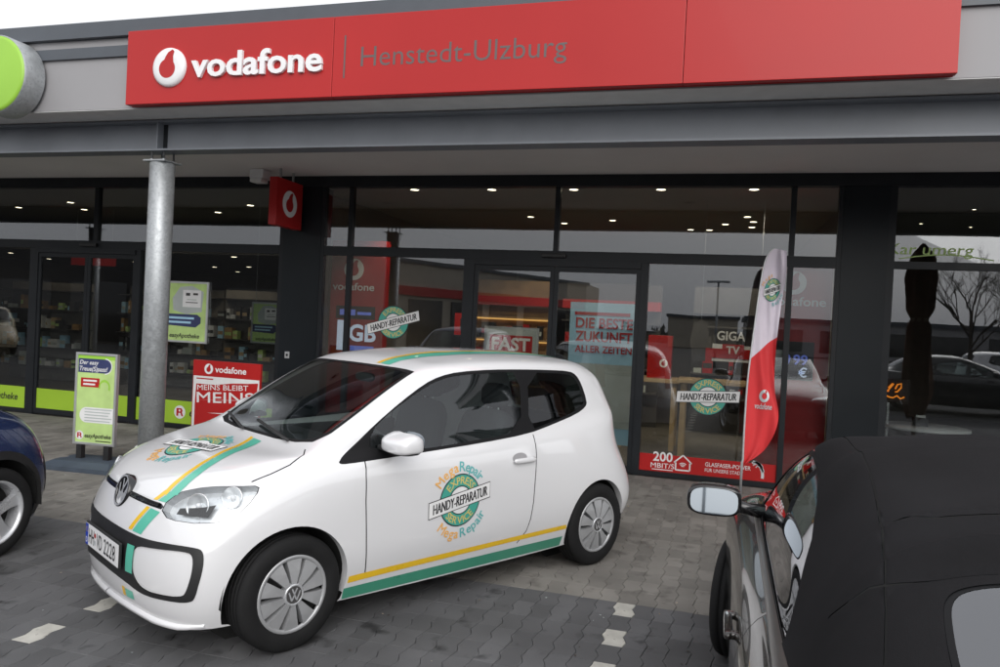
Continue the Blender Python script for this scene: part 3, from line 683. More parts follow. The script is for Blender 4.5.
# ------------------------------------------------------------------ inside the phone shop
def wallpanel(name, label, x0, x1, y0, y1, z0, z1, m, cat='display'):
    o = B(name, None, m, (x0, x1, y0, y1, z0, z1)); tag(o, label, cat); return o
rp = thing('display_wall', 'dark red display wall with logo and data offer behind the left window', 'display', (-4.92, .55, 0))
B('panel', rp, 'red_dark', (-.40, .42, 0, .15, .006, 2.75)); mp = lambda a, b, d=0: (a, -.001-d, b)
mb = MB(); drop_logo(mb, mp, -.05, 2.35, .15, .002, 'white_gloss', 'red_dark'); mb.text('vodafone', -.05, 2.06, .10, mp, .002, 'white_gloss', .015, 0, 'c', width=.64); mb.build('logo', rp)
mb = MB(); mb.quadgrid(-.30, 1.66, .30, 1.84, mp, .001, 'black_print', 1, 1); mb.quadgrid(-.24, 1.71, .0, 1.79, mp, .002, 'screen_blue', 1, 1); mb.quadgrid(.03, 1.72, .24, 1.76, mp, .002, 'screen_blue', 1, 1); mb.text('1', -.22, 1.24, .38, mp, .002, 'screen_white', .04); mb.text('GB', .12, 1.36, .22, mp, .002, 'screen_white', .03); mb.quadgrid(-.06, 1.22, .30, 1.29, mp, .002, 'screen_blue', 1, 1); mb.build('offer', rp)
rp2 = thing('display_wall', 'dark red display wall with price screen behind the window by the pillar', 'display', (.86, .22, 0))
B('panel', rp2, 'red_dark', (-.46, .30, 0, .15, .006, 2.55)); mp = lambda a, b, d=0: (a, -.001-d, b)
mb = MB(); drop_logo(mb, mp, -.11, 2.33, .135, .002, 'silver_print', 'red_dark'); mb.text('vodafone', -.06, 2.07, .10, mp, .002, 'silver_print', .015, 0, 'c', width=.60); mb.build('logo', rp2)
mb = MB(); mb.box(-.28, .14, -.03, -.002, 1.22, 1.66, 'black_print', .006); m3 = lambda a, b, d=0: (a, -.031-d, b)
mb.text('9', -.16, 1.36, .16, m3, .001, 'screen_blue', .02); mb.text('99', .0, 1.40, .11, m3, .001, 'screen_blue', .02); mb.text('€', .03, 1.26, .10, m3, .001, 'screen_white', .02); mb.build('price_screen', rp2)
o = B('notice_sheet', None, 'poster_grey', (.50, .66, .05, .054, 1.28, 1.56)); tag(o, 'pale grey notice sheet behind the glass beside the flag', 'notice')
def goods(name, label, X, Y, w, zs, t, ms):
    mb = MB()
    for z in zs:
        x0 = -w/2+.05
        while x0 < w/2-.18:
            ww = rnd.uniform(.04, .17); hh = rnd.uniform(.07, .29); yy = rnd.uniform(.02, .12); c_ = rnd.choice(ms); mb.box(X+x0, X+x0+ww, Y+yy, Y+yy+.12, z+t, z+t+hh, c_)
            if hh > .14: mb.box(X+x0+.008, X+x0+ww-.008, Y+yy-.002, Y+yy-.0005, z+t+hh*.3, z+t+hh*.6, rnd.choice(ms))
            x0 += ww+(rnd.uniform(.005, .04) if rnd.random() < .8 else rnd.uniform(.1, .25))
    tag(mb.build(name), label, None, None, 'stuff')
# tall shelves with boxes along the back
for k, (x, w, m, glow) in enumerate(((-3.75, 1.5, 'wood', True), (-1.9, 1.7, 'interior_dark', False), (.2, 1.4, 'interior_dark', False))):
    s = thing('shelf', ('warmly lit wooden wall shelf seen left of the doors', 'wall shelf of phone covers seen through the doors', 'dark wall shelf seen right of the doors')[k], 'shelf', (x, 4.2, 0), group='wall shelves inside the phone shop')
    B('back_board', s, m, (-w/2, w/2, .35, .38, .01, 2.5)); B('top_board', s, 'red_dark' if k < 2 else m, (-w/2, w/2, .02, .349, 2.03, 2.19))
    for z in (.6, 1.0, 1.4, 1.8):
        B('shelf_board', s, m, (-w/2, w/2, 0, .349, z, z+.03))
        if glow: B('light_strip', s, 'shelf_glow', (-w/2+.02, w/2-.02, .30, .33, z-.03, z-.002))
    goods('shelf_goods', ('packets on the warmly lit wooden wall shelf', 'phone covers and packets on the shelf behind the doors', 'packets on the dark shelf right of the doors')[k], x, 4.2, w, (.6, 1.0, 1.4), .031, ['interior_dark', 'red_gloss', 'poster_grey', 'black_print', 'black_print', 'interior_dark', 'red_dark'])
po = thing('poster_stand', 'pale blue poster stand with red capitals behind the right door leaf', 'poster', (-1.46, .50, 0))
B('board', po, 'poster_blue', (-.42, .41, 0, .03, .25, 2.02)); mp = lambda a, b, d=0: (a, -.001-d, b)
mb = MB()
for t, z, h, w in (('DIE BESTE', 1.70, .125, .72), ('ZUKUNFT', 1.53, .125, .72), ('ALLER ZEITEN', 1.39, .085, .72)): mb.text(t, .02, z, h, mp, .002, 'red_gloss', .025, 0, 'c', width=w)
mb.quadgrid(-.36, 1.86, .34, 1.90, mp, .0015, 'red_gloss', 1, 1); mb.quadgrid(-.43, .45, .40, 1.25, mp, .0015, 'poster_grey', 1, 1); mb.build('lettering', po)
ft = thing('counter_sign', 'white framed counter sign with red capitals behind the left door leaf', 'sign', (-2.66, .55, 0))
B('frame', ft, 'alu_frame', (-.37, .37, 0, .02, .95, 1.66)); B('stand', ft, 'plastic_black', (-.03, .03, .021, .05, .005, .95)); B('foot', ft, 'plastic_black', (-.25, .25, -.1, .2, .0045, .02)); mp = lambda a, b, d=0: (a, -.001-d, b)
mb = MB(); mb.quadgrid(-.34, .98, .34, 1.63, mp, .001, 'poster_grey', 1, 1); mb.quadgrid(-.29, 1.32, .29, 1.55, mp, .002, 'red_gloss', 1, 1); mb.text('FAST', 0, 1.355, .16, mp, .003, 'white_matt', .03, 0, 'c', width=.52); mb.build('print', ft)
gt = thing('hanging_sign', 'cut out television sign with red plate hanging behind the right window', 'sign', (.0, .9, 0))
mp = lambda a, b, d=0: (a, -d, b); mb = MB()
mb.prism([(-.35, 1.35), (-.20, 1.35), (-.17, 1.7), (-.2, 1.84), (-.27, 1.88), (-.36, 1.80), (-.40, 1.6)], mp, 0, .01, 'interior_dark')
mb.prism([(-.12, 1.36), (.45, 1.36), (.45, 1.56), (-.12, 1.58)], mp, 0, .008, 'white_matt'); mb.flat([(-.20, 1.40), (.34, 1.40), (.34, 1.52), (-.20, 1.52)], mp, .012, 'red_gloss'); mb.flat([(.0, 1.44), (.26, 1.44), (.26, 1.58), (.0, 1.58)], mp, .014, 'red_gloss'); mb.text('TV', .13, 1.465, .09, mp, .016, 'white_matt', .03)
mb.text('GIGA', .10, 1.63, .11, mp, .002, 'white_matt', .02, 0, 'c', width=.34); mb.ring(.42, 1.70, .035, .075, mp, .002, 'white_matt', 20, 1); mb.build('cutout', gt)
for x in (-.27, .42): B('wire', gt, 'steel', (x-.002, x+.002, .002, .006, 1.76, 3.399))
def table(name, label, x, y, w, d, h, m, rz=0):
    t = thing(name, label, 'table', (x, y, 0), rz, 'tables inside the phone shop'); mb = MB(); mb.box(-w/2, w/2, -d/2, d/2, h-.05, h, m, .006); mb.build('table_top', t)
    for sx in (-1, 1):
        for sy in (-1, 1):
            mb = MB(); x0, y0 = sx*(w/2-.08), sy*(d/2-.08); mb.box(x0-.035, x0+.035, y0-.035, y0+.035, .0045, h-.051, m); mb.build('leg', t)
    return t
table('table', 'pale wooden high table behind the right window near the round sticker', -.05, 1.6, 1.0, .6, 1.08, 'wood_pale')
table('table', 'pale wooden table with a red display box beside the door post', -1.0, 2.3, .9, .7, 1.02, 'wood_pale')
rb = thing('display_box', 'tall red display box standing on the table by the door post', 'display', (-.86, 2.25, 1.0205)); mb = MB(); mb.box(-.17, .17, -.12, .12, 0, .62, 'red_gloss', .006); mb.build('box', rb); mb = MB(); mp = lambda a, b, d=0: (a, -.1205-d, b); mb.quadgrid(-.12, .40, .12, .56, mp, .001, 'red_dark', 1, 1); drop_logo(mb, mp, .06, .22, .06, .001, 'white_gloss', 'red_gloss'); mb.build('print', rb)
db = thing('wall_box', 'small red box with dark screen on the shelf wall left of the doors', 'display', (-3.62, 1.5, 0)); B('post', db, 'steel', (-.02, .02, .02, .05, .005, 1.5)); B('box', db, 'red_gloss', (-.16, .16, -.03, .0195, 1.50, 1.82)); B('screen', db, 'black_print', (-.07, .07, -.034, -.031, 1.58, 1.74))
# ceiling spots (lit) near the front row and further in
def spots(pts, z, r, label, grp, watt=9.0):
    for (x, y) in pts:
        t = thing('ceiling_spot', label, 'lamp', (x, y, z), 0, grp)
        mb = MB(); mb.lathe([(r, 0), (r+.018, -.001), (r+.018, -.006), (r, -.006)], 'white_matt', n=20); mb.build('ring', t)
        mb = MB(); mb.lathe([(0, -.004), (r, -.004)], 'spot_glow', n=20); mb.build('lens', t)
        ld = bpy.data.lights.new('spot_light', 'SPOT'); ld.spot_size = R(105); ld.spot_blend = .5; ld.shadow_soft_size = r; ld.energy = watt; ld.color = (1, .86, .66); lo_ = bpy.data.objects.new('spot_light', ld); link(lo_, t); lo_.location = (0, 0, -.012); lo_.rotation_euler = (R(28), 0, 0)
for k in range(5): spots([(-3.98+1.06*k, .22)], 3.3995, .055, ('leftmost', 'second from left', 'middle', 'second from right', 'rightmost')[k]+' lit spot of the front row inside the phone shop', 'phone shop front row spots', 110)
spots([(-3.0, 2.6), (-2.6, 3.3), (-1.75, 2.9), (.25, 2.4), (.35, 2.9), (-.05, 3.2), (.35, 3.5), (-.6, 3.9), (-.3, 3.9)], 3.3995, .05, 'lit ceiling spot deeper inside the phone shop', 'phone shop inner spots', 45)
spots([(-12.6, 2.0), (-13.6, 2.4), (-10.2, 2.6), (-8.6, 2.4), (-7.4, 1.6), (-6.9, 2.6), (-6.3, 1.5), (-6.2, 2.5), (-6.4, 3.2), (-10.8, 1.4), (-11.3, 2.2)], 3.3995, .055, 'lit ceiling spot inside the pharmacy', 'pharmacy ceiling spots', 22)
spots([(-15.6, 4.5), (-14.4, 4.5), (-16.2, 6.1), (-15.7, 6.8), (-13.7, 6.2), (-12.2, 7.2), (-9.3, 3.9), (-12.8, 9.0), (-10.95, 6.8), (-9.9, 8.2), (-8.4, 6.0)], 2.7445, .06, 'lit spot in the low ceiling deep inside the pharmacy', 'pharmacy low ceiling spots', 12)
spots([(2.0, 2.2), (2.9, 1.6), (2.6, 2.9), (3.3, 3.2), (2.3, 4.4)], 3.3995, .022, 'small lit ceiling spot inside the cafe', 'cafe ceiling spots', 4)
# ------------------------------------------------------------------ inside the pharmacy
for k, (x, y, ry, w) in enumerate(((-13.9, 3.7, 0, 2.2), (-11.3, 4.4, 0, 2.4), (-8.6, 3.9, 0, 2.2))):
    s = thing('shelf', ('pharmacy shelf behind the left window', 'pharmacy shelf seen through the sliding doors', 'pharmacy shelf behind the window by the column')[k], 'shelf', (x, y, 0), 0, 'pharmacy shelves')
    B('back_board', s, 'interior_wall', (-w/2, w/2, .35, .38, .005, 2.1))
    for z in (.3, .7, 1.1, 1.5, 1.9): B('shelf_board', s, 'interior_dark', (-w/2, w/2, 0, .349, z, z+.025))
    goods('shelf_goods', ('medicine packets on the shelf behind the left pharmacy window', 'medicine packets on the shelf behind the pharmacy doors', 'medicine packets on the shelf by the column')[k], x, y, w, (.3, .7, 1.1, 1.5), .026, ['white_matt', 'poster_grey', 'wood_pale', 'poster_blue', 'wood', 'green_light', 'interior_dark', 'interior_dark'])
for k, (x, y, z0, w, h, lab) in enumerate(((-7.265, -.012, 1.21, .74, .86, 'large green framed pharmacy poster in the window beside the column'), (-6.55, .9, 1.22, .52, .62, 'small green poster deeper inside the pharmacy window'))):
    t = thing('poster', lab, 'poster', (x, y, z0)); f = .028
    mb = MB()
    for b in ((-w/2, -w/2+f, 0, h), (w/2-f, w/2, 0, h), (-w/2+f, w/2-f, 0, f), (-w/2+f, w/2-f, h-f, h)): mb.box(b[0], b[1], -.012, .012, b[2], b[3], 'alu_frame', .002)
    mb.build('frame', t); mb = MB(); mb.box(-w/2+f, w/2-f, -.004, .004, f, h-f, 'green_light'); mp = lambda a, b, d=0: (a*w/.74, -.0045-d, b*h/.86)
    mb.flat([(-.20, .45), (.02, .40), (.27, .44), (.29, .72), (.10, .80), (-.10, .78), (-.22, .62)], mp, .001, 'poster_grey'); mb.flat([(-.05, .50), (.25, .50), (.25, .74), (-.05, .74)], mp, .0016, 'white_matt')
    mb.quadgrid(.0, .66, .07, .70, mp, .002, 'interior_dark', 1, 1); mb.quadgrid(.12, .67, .20, .70, mp, .002, 'interior_dark', 1, 1); mb.quadgrid(.02, .60, .18, .612, mp, .002, 'poster_grey', 1, 1); mb.quadgrid(.0, .56, .2, .572, mp, .002, 'interior_dark', 1, 1)
    mb.flat([(-.33, .24), (.18, .22), (.26, .28), (.26, .36), (.20, .40), (-.33, .40)], mp, .0014, 'navy'); mb.quadgrid(-.28, .33, .15, .36, mp, .002, 'poster_blue', 1, 1); mb.quadgrid(-.28, .27, .10, .30, mp, .002, 'poster_blue', 1, 1)
    mb.text('easyApotheke', 0, .07, .06, mp, .002, 'black_print', .02, .15); mb.build('print', t)
    if k:
        for sx in (-.2, .2): B('wire', t, 'steel', (sx-.002, sx+.002, -.002, .002, h+.0005, 3.399-z0))
hb = thing('hanging_banner', 'red and white banner hanging behind the pharmacy doors', 'banner', (-11.05, 2.2, 2.38)); B('red_field', hb, 'red_gloss', (-.5, .5, 0, .02, 0, .14)); B('white_field', hb, 'poster_grey', (-.5, .5, 0, .02, .141, .34)); B('red_edge', hb, 'red_gloss', (-.5, .5, 0, .02, .341, .42))
for x in (-.4, .4): B('wire', hb, 'steel', (x-.003, x+.003, .008, .012, .4205, 1.019))
# ------------------------------------------------------------------ inside the cafe
cs = thing('bistro_table', 'white round bistro table just behind the cafe window', 'table', (2.35, 1.0, 0)); mb = MB(); mb.lathe([(0, .70), (.48, .70), (.48, .73), (0, .73)], 'white_gloss', n=36); mb.build('table_top', cs); mb = MB(); mb.lathe([(0, .005), (.22, .005), (.22, .02), (.03, .04), (.03, .699), (0, .699)], 'steel', n=20); mb.build('pedestal', cs)
nk = thing('napkin_box', 'small black napkin box on the white bistro table', 'box', (2.30, .98, .7305)); mb = MB(); mb.box(-.07, .07, -.06, .06, 0, .10, 'black_print', .006); mb.build('box', nk); B('napkin', nk, 'white_matt', (-.05, .05, -.005, .005, .1005, .13))
og = thing('lit_sign', 'small glowing orange squiggle sign inside the cafe window', 'sign', (1.93, .9, 1.12)); mb = MB()
for q in range(4): mb.tube([(-.17+.088*q+.035*math.cos(t*1.3+q), -.02, .05+.055*math.sin(t*1.1+q*2)) for t in range(6)], .009, 'orange_glow', 6)
mb.tube([(-.16+.04*t, -.02, -.06+.018*math.sin(t*2.4)) for t in range(9)], .009, 'orange_glow', 6); mb.build('tube', og)
B('back_plate', og, 'interior_dark', (-.22, .22, .001, .012, -.13, .15))
B('stand', og, 'steel', (-.012, .012, .013, .03, -1.115, .10)); B('foot', og, 'steel', (-.15, .15, -.1, .15, -1.115, -1.10))
# ------------------------------------------------------------------ car bodies
def bs_basis(t):
    return np.stack([(1-t)**3,3*t**3-6*t**2+4,-3*t**3+3*t**2+3*t+1,t**3],-1)/6.0
def bs_dbasis(t):
    return np.stack([-3*(1-t)**2,9*t**2-12*t,-9*t**2+6*t+3,3*t**2],-1)/6.0
MIR=np.array([1.,-1.,1.])
class Skin:
    """half body (y>=0): control rings C[v][u], u front centre -> rear centre, v sill -> roof centre"""
    def __init__(s,rings,fit=2):
        T=np.array(rings,float); s.nv,s.nu=T.shape[:2]
        C=T.copy()
        for _ in range(fit):
            P=s.pad(C)
            B=s.evalgrid(P)
            C=C+(T-B)*.8
            C[:,0,1]=0;C[:,-1,1]=0;C[-1,:,1]=0
        s.P=s.pad(C)
    def pad(s,C):
        nv,nu=C.shape[:2]
        P=np.zeros((nv+2,nu+2,3)); P[1:-1,1:-1]=C
        P[1:-1,0]=C[:,1]*MIR; P[1:-1,-1]=C[:,-2]*MIR
        P[0]=2*P[1]-P[2]; P[-1]=P[-3]*MIR
        return P
    def evalgrid(s,P):
        w=np.array([1,4,1])/6.0
        A=w[0]*P[:-2]+w[1]*P[1:-1]+w[2]*P[2:]
        return w[0]*A[:,:-2]+w[1]*A[:,1:-1]+w[2]*A[:,2:]
    def ev(s,u,v,d=False):
        u=np.clip(np.asarray(u,float),0,s.nu-1);v=np.clip(np.asarray(v,float),0,s.nv-1)
        i=np.minimum(u.astype(int),s.nu-2);j=np.minimum(v.astype(int),s.nv-2)
        bu=bs_basis(u-i);bv=bs_basis(v-j)
        G=np.stack([np.stack([s.P[j+a,i+b] for b in range(4)],-2) for a in range(4)],-3)
        p=np.einsum('...a,...b,...abk->...k',bv,bu,G)
        if not d: return p
        du=np.einsum('...a,...b,...abk->...k',bv,bs_dbasis(u-i),G)
        dv=np.einsum('...a,...b,...abk->...k',bs_dbasis(v-j),bu,G)
        n=np.cross(du,dv); l=np.linalg.norm(n,axis=-1,keepdims=True)
        n=np.where(l>1e-7,n/np.maximum(l,1e-9),np.array([0,0,1.]))
        return p,n
def interp_loop(P, step, closed=True):
    P = [np.array(p, float) for p in P]; out = []
    n = len(P)
    for i in range(n if closed else n-1):
        a, b = P[i], P[(i+1) % n]; k = max(1, int(np.linalg.norm(b-a)/step))
        for j in range(k): out.append(a+(b-a)*j/k)
    if not closed: out.append(P[-1])
    return out
def chaikin(P, it=2, closed=True):
    P = [np.array(p, float) for p in P]
    for _ in range(it):
        Q = [] if closed else [P[0]]
        n = len(P)
        for i in range(n if closed else n-1):
            a, b = P[i], P[(i+1) % n]; Q += [a*.75+b*.25, a*.25+b*.75]
        if not closed: Q.append(P[-1])
        P = Q
    return P
def ribbon(P, w):
    """closed outline of a thin band around an open 2D line"""
    P = [np.array(p, float) for p in P]; L, Rr = [], []
    for i in range(len(P)):
        t = P[min(i+1, len(P)-1)]-P[max(i-1, 0)]; t = t/max(1e-9, np.linalg.norm(t)); n = np.array([-t[1], t[0]])
        L.append(P[i]+n*w/2); Rr.append(P[i]-n*w/2)
    return L+Rr[::-1]
def inpoly(pts, poly):
    x, y = pts[:, 0], pts[:, 1]; inside = np.zeros(len(pts), bool); q = poly[-1]
    for p in poly:
        c = (p[1] > y) != (q[1] > y)
        if c.any():
            xi = (q[0]-p[0])*(y-p[1])/((q[1]-p[1]) if abs(q[1]-p[1]) > 1e-12 else 1e-12)+p[0]
            inside ^= c & (x < xi)
        q = p
    return inside
class Body:
    def __init__(s, rings, nu=150, nv=120):
        s.sk = Skin(rings); s.NU, s.NV = nu, nv
        U, V = np.meshgrid(np.linspace(0, s.sk.nu-1, nu), np.linspace(0, s.sk.nv-1, nv))
        s.U, s.V = U.ravel(), V.ravel(); P = s.sk.ev(s.U, s.V); s.P = P
        idx = np.arange(nu*nv).reshape(nv, nu); a, b, c, d = idx[:-1, :-1].ravel(), idx[:-1, 1:].ravel(), idx[1:, 1:].ravel(), idx[1:, :-1].ravel()
        s.T = np.concatenate([np.stack([a, b, c], 1), np.stack([a, c, d], 1)])
        s.bvh = BVHTree.FromPolygons([Vector(p) for p in P], [tuple(map(int, t)) for t in s.T])
    def par(s, loc, i):
        t = s.T[i]; A, B_, C_ = s.P[t]; v0, v1, v2 = B_-A, C_-A, np.array(loc)-A
        d00, d01, d11, d20, d21 = v0@v0, v0@v1, v1@v1, v2@v0, v2@v1; den = d00*d11-d01*d01
        if abs(den) < 1e-14: w1 = w2 = .33
        else: w1 = (d11*d20-d01*d21)/den; w2 = (d00*d21-d01*d20)/den
        w0 = 1-w1-w2
        return (w0*s.U[t[0]]+w1*s.U[t[1]]+w2*s.U[t[2]], w0*s.V[t[0]]+w1*s.V[t[1]]+w2*s.V[t[2]])
    def cast(s, o, d):
        h = s.bvh.ray_cast(Vector(o), Vector(d))
        if h[0] is None:
            h = s.bvh.find_nearest(Vector(o)+Vector(d)*2.0)
        return s.par(h[0], h[2])
    def side(s, x, z): return s.cast((x, 2.8, z), (0, -1, 0))
    def front(s, y, z):
        if y < .004: p = s.cast((6, .004, z), (-1, 0, 0)); return (-.06 if y < 0 else 0.0, p[1])
        return s.cast((6, y, z), (-1, 0, 0))
    def rear(s, y, z):
        if y < .004: p = s.cast((-4, .004, z), (1, 0, 0)); return (s.sk.nu-1+.06, p[1])
        return s.cast((-4, y, z), (1, 0, 0))
    def top(s, x, y):
        if y < .004:
            p = s.cast((x, .004, 4), (0, 0, -1)); u = p[0]
            return ((-.06 if u < s.sk.nu/2 else s.sk.nu-1+.06) if y < 0 else u, p[1])
        return s.cast((x, y, 4), (0, 0, -1))
    def near(s, p3):
        h = s.bvh.find_nearest(Vector(p3)); u, v = s.par(h[0], h[2])
        if len(p3) > 1 and p3[1] < 0: u = -.06 if u < s.sk.nu/2 else s.sk.nu-1+.06
        return (u, v)
    def on(s, uv, d=0.0, flip=False):
        p, n = s.sk.ev(np.array([uv[0]]), np.array([uv[1]]), True); q = p[0]+n[0]*d
        return (q[0], -q[1] if flip else q[1], q[2])
    # decal maps: project through the mesh on both sides
    def dmap(s, how, x0, b0, sign=1):
        if how == 'side': return lambda a, b, d=0: s.on(s.side(x0-a, b0+b), d+.0012)
        if how == 'top':
            def f(a, b, d=0):
                y = b0+a; q = s.on(s.top(x0-b, max(abs(y), .004)), d+.0012); return (q[0], math.copysign(q[1], y) if abs(y) > .004 else y, q[2])
            return f
        def g(a, b, d=0):
            y = x0+a; q = s.on(s.front(max(abs(y), .0041), b0+b), d+.0012); return (q[0], math.copysign(q[1], y) if abs(y) > .004 else y, q[2])
        return g
    def cut(s, loops, nu=None, nv=None):
        """loops: (name, [(u,v)...]); later loops win.  returns {name: (uv, tris)}"""
        nu, nv = nu or s.NU, nv or s.NV
        eu, ev_ = s.sk.nu-1, s.sk.nv-1
        U, V = np.meshgrid(np.linspace(0, eu, nu), np.linspace(0, ev_, nv)); g = np.stack([U.ravel(), V.ravel()], 1)
        pts = [Vector(p) for p in g]; edges = []
        idx = np.arange(nu*nv).reshape(nv, nu)
        for row in (idx[0], idx[-1], idx[:, 0], idx[:, -1]): edges += [(int(a), int(b)) for a, b in zip(row[:-1], row[1:])]
        for nm, lp in loops:
            b = len(pts); pts += [Vector((float(p[0]), float(p[1]))) for p in lp]; n = len(lp); edges += [(b+i, b+(i+1) % n) for i in range(n)]
        r = delaunay_2d_cdt(pts, edges, [], 0, 1e-6, False)
        v = np.array([tuple(p) for p in r[0]]); t = np.array([f[:3] for f in r[2]], int)
        c = v[t].mean(1); ok = (c[:, 0] > 0) & (c[:, 0] < eu) & (c[:, 1] > 0) & (c[:, 1] < ev_); t = t[ok]; c = c[ok]
        own = np.zeros(len(t), int); names = ['body']
        for nm, lp in loops:
            if nm not in names: names.append(nm)
            own[inpoly(c, np.array(lp))] = names.index(nm)
        return {n: (v, t[own == k]) for k, n in enumerate(names)}
    def mesh(s, name, uvt, m, parent, off=0.0, both=True, side=0, extra=None):
        """both: one object holding left+right (crosses the centre line); else side +1/-1"""
        v, t = uvt
        if len(t) == 0: return None
        ids = np.unique(t); mp = -np.ones(len(v), int); mp[ids] = np.arange(len(ids)); t = mp[t]; uv = v[ids]
        p, n = s.sk.ev(uv[:, 0], uv[:, 1], True); p = p+n*off
        # orient along +n
        a, b, c = p[t[:, 0]], p[t[:, 1]], p[t[:, 2]]; fn = np.cross(b-a, c-a); bad = (fn*n[t[:, 0]]).sum(1) < 0; t = t.copy(); t[bad] = t[bad][:, ::-1]
        Ps, Ts, Ns = [], [], []; k = 0
        for sg in ((1, -1) if both else (side,)):
            q = p*np.array([1, sg, 1]); nn = n*np.array([1, sg, 1]); Ps.append(q); Ns.append(nn); Ts.append((t if sg > 0 else t[:, ::-1])+k); k += len(p)
        P, T, Nn = np.concatenate(Ps), np.concatenate(Ts), np.concatenate(Ns)
        me = bpy.data.meshes.new(name); me.from_pydata(P.tolist(), [], T.tolist()); me.materials.append(M[m])
        me.polygons.foreach_set('use_smooth', [True]*len(T)); me.update()
        try: me.normals_split_custom_set_from_vertices(Nn.tolist())
        except Exception as e: print('normals', e)
        return link(bpy.data.objects.new(name, me), parent)
    def lip(s, loop_uv, depth, m, name, parent, flip, axis=1):
        """turned-in edge around a wheel arch"""
        mb = MB(); V = []; pp = [s.on(uv)[2] for uv in loop_uv]; k0 = int(np.argmin(pp)); loop_uv = loop_uv[k0:]+loop_uv[:k0]; loop_uv = [uv for uv in loop_uv if s.on(uv)[2] > .215]
        for uv in loop_uv:
            q = s.on(uv, 0.0, flip); V += [q, (q[0], q[1]-(depth if not flip else -depth), q[2])]
        n = len(loop_uv); mb.add(V, [(2*i, 2*i+1, 2*i+3, 2*i+2) for i in range(n-1)], m, True); return mb.build(name, parent)
def circle2(cx, cz, r, n=56): return [(cx+r*math.cos(2*math.pi*i/n), cz+r*math.sin(2*math.pi*i/n)) for i in range(n)]

def wheel(parent, loc, rt, rr, w, style, steer=0.0, flip=1, name='wheel', badge=False):
    """wheel axis along local y; outer face at +y*flip"""
    f = flip
    mb = MB()
    if style == 'cap':        # ten-blade wheel trim
        ro = rr; N_ = 10
        mb.lathe([(ro, -.03*f), (ro+.004, .0*f), (ro-.004, .016*f), (ro-.018, .014*f), (ro-.022, .004*f)], 'alloy', 'y', 48)
        mb.lathe([(ro-.012, -.028*f), (.02, -.030*f), (0, -.03*f)], 'liner', 'y', 40)
        for k in range(N_):
            g = 2*math.pi*(k+.5)/N_; 
            def P(r, a, h): return (r*math.cos(g+a), h*f, r*math.sin(g+a))
            r0, r1, r2 = .050, ro*.62, ro-.016; a0, a1, a2 = .24, .225, .235
            h0, h1, h2 = .022, .020, .010
            V = [P(r0, -a0, h0), P(r0, a0*.8, h0+.002), P(r1, -a1, h1-.004), P(r1, a1, h1+.003), P(r2, -a2, h2-.003), P(r2, a2, h2+.003)]
            V += [(x, -.028*f, z) for x, y, z in V]
            Fc = [(0, 2, 3, 1), (2, 4, 5, 3), (0, 6, 8, 2), (2, 8, 10, 4), (1, 3, 9, 7), (3, 5, 11, 9)]
            mb.add(V, [q if f < 0 else q[::-1] for q in Fc], 'alloy')
    elif style == 'five':
        ro = rr
        mb.lathe([(ro, -.09*f), (ro, .0), (ro+.006, .012*f), (ro-.010, .012*f), (ro-.020, -.015*f), (ro-.03, -.09*f)], 'alloy_bright', 'y', 48)
        mb.lathe([(ro-.02, -.088*f), (.0, -.088*f)], 'liner', 'y', 40)
        for k in range(5):
            g = 2*math.pi*k/5+.3
            def P(r, w_, h): return (r*math.cos(g)-w_*math.sin(g), h*f, r*math.sin(g)+w_*math.cos(g))
            V = [P(.03, -.030, .004), P(.03, .030, .004), P(ro*.55, -.026, -.004), P(ro*.55, .026, -.004), P(ro-.012, -.042, -.012), P(ro-.012, .042, -.012)]
            V += [(x, y-.045*f, z) for x, y, z in V]
            Fc = [(0, 2, 3, 1), (2, 4, 5, 3), (0, 6, 8, 2), (2, 8, 10, 4), (1, 3, 9, 7), (3, 5, 11, 9)]
            mb.add(V, [q if f < 0 else q[::-1] for q in Fc], 'alloy_bright')
        mb.lathe([(.062, -.05*f), (.062, -.004*f), (.05, .006*f), (0, .008*f)], 'alloy_bright', 'y', 28)
    o = mb.build(name, parent); o.location = loc; o.rotation_euler = (0, 0, steer)
    if style == 'cap':
        mb = MB(); mb.lathe([(.056, -.02*f), (.056, .022*f), (.050, .028*f), (.044, .024*f)], 'alloy_bright', 'y', 32); mb.lathe([(.0445, .024*f), (0, .025*f)], 'interior_dark', 'y', 32)
        if badge:
            mq = lambda a, b, d=0: (-a*f, (.0255+d)*f, b)
            vw_mark(mb, mq, 0, 0, .040, 'alloy_bright', .001)
        mb.build('hub_cap', o)
    mb = MB(); h = w/2; s_ = rt-rr
    prof = [(rr-.012, -h*.80), (rr, -h*.92), (rr+s_*.35, -h*1.0), (rr+s_*.72, -h*.98), (rt-.010, -h*.86), (rt-.002, -h*.72)]
    for q in (-.5, -.18, .18, .5): prof += [(rt, h*(q-.07)), (rt-.008, h*(q-.045)), (rt-.008, h*(q+.045)), (rt, h*(q+.07))]
    prof += [(rt-.002, h*.72), (rt-.010, h*.86), (rt-s_*.28, h*.98), (rr+s_*.35, h), (rr, h*.92), (rr-.012, h*.80)]
    cshift = -f*(h*.92)
    mb.lathe([(r_, y+cshift+.012*f) for r_, y in prof], 'rubber', 'y', 56); t = mb.build('tyre', o)
    return o
def vw_mark(mb, mp, cx, cy, r, m, d):
    def stroke(P, w):
        for (a, b), (c, e) in zip(P[:-1], P[1:]):
            L = math.hypot(c-a, e-b); nx_, ny_ = -(e-b)/L*w/2, (c-a)/L*w/2
            mb.flat([(cx+a*r-nx_*r, cy+b*r-ny_*r), (cx+c*r-nx_*r, cy+e*r-ny_*r), (cx+c*r+nx_*r, cy+e*r+ny_*r), (cx+a*r+nx_*r, cy+b*r+ny_*r)], mp, d, m)
    stroke([(-.36, .84), (0, .08), (.36, .84)], .2); stroke([(-.80, .45), (-.36, -.70), (0, .02), (.36, -.70), (.80, .45)], .2)
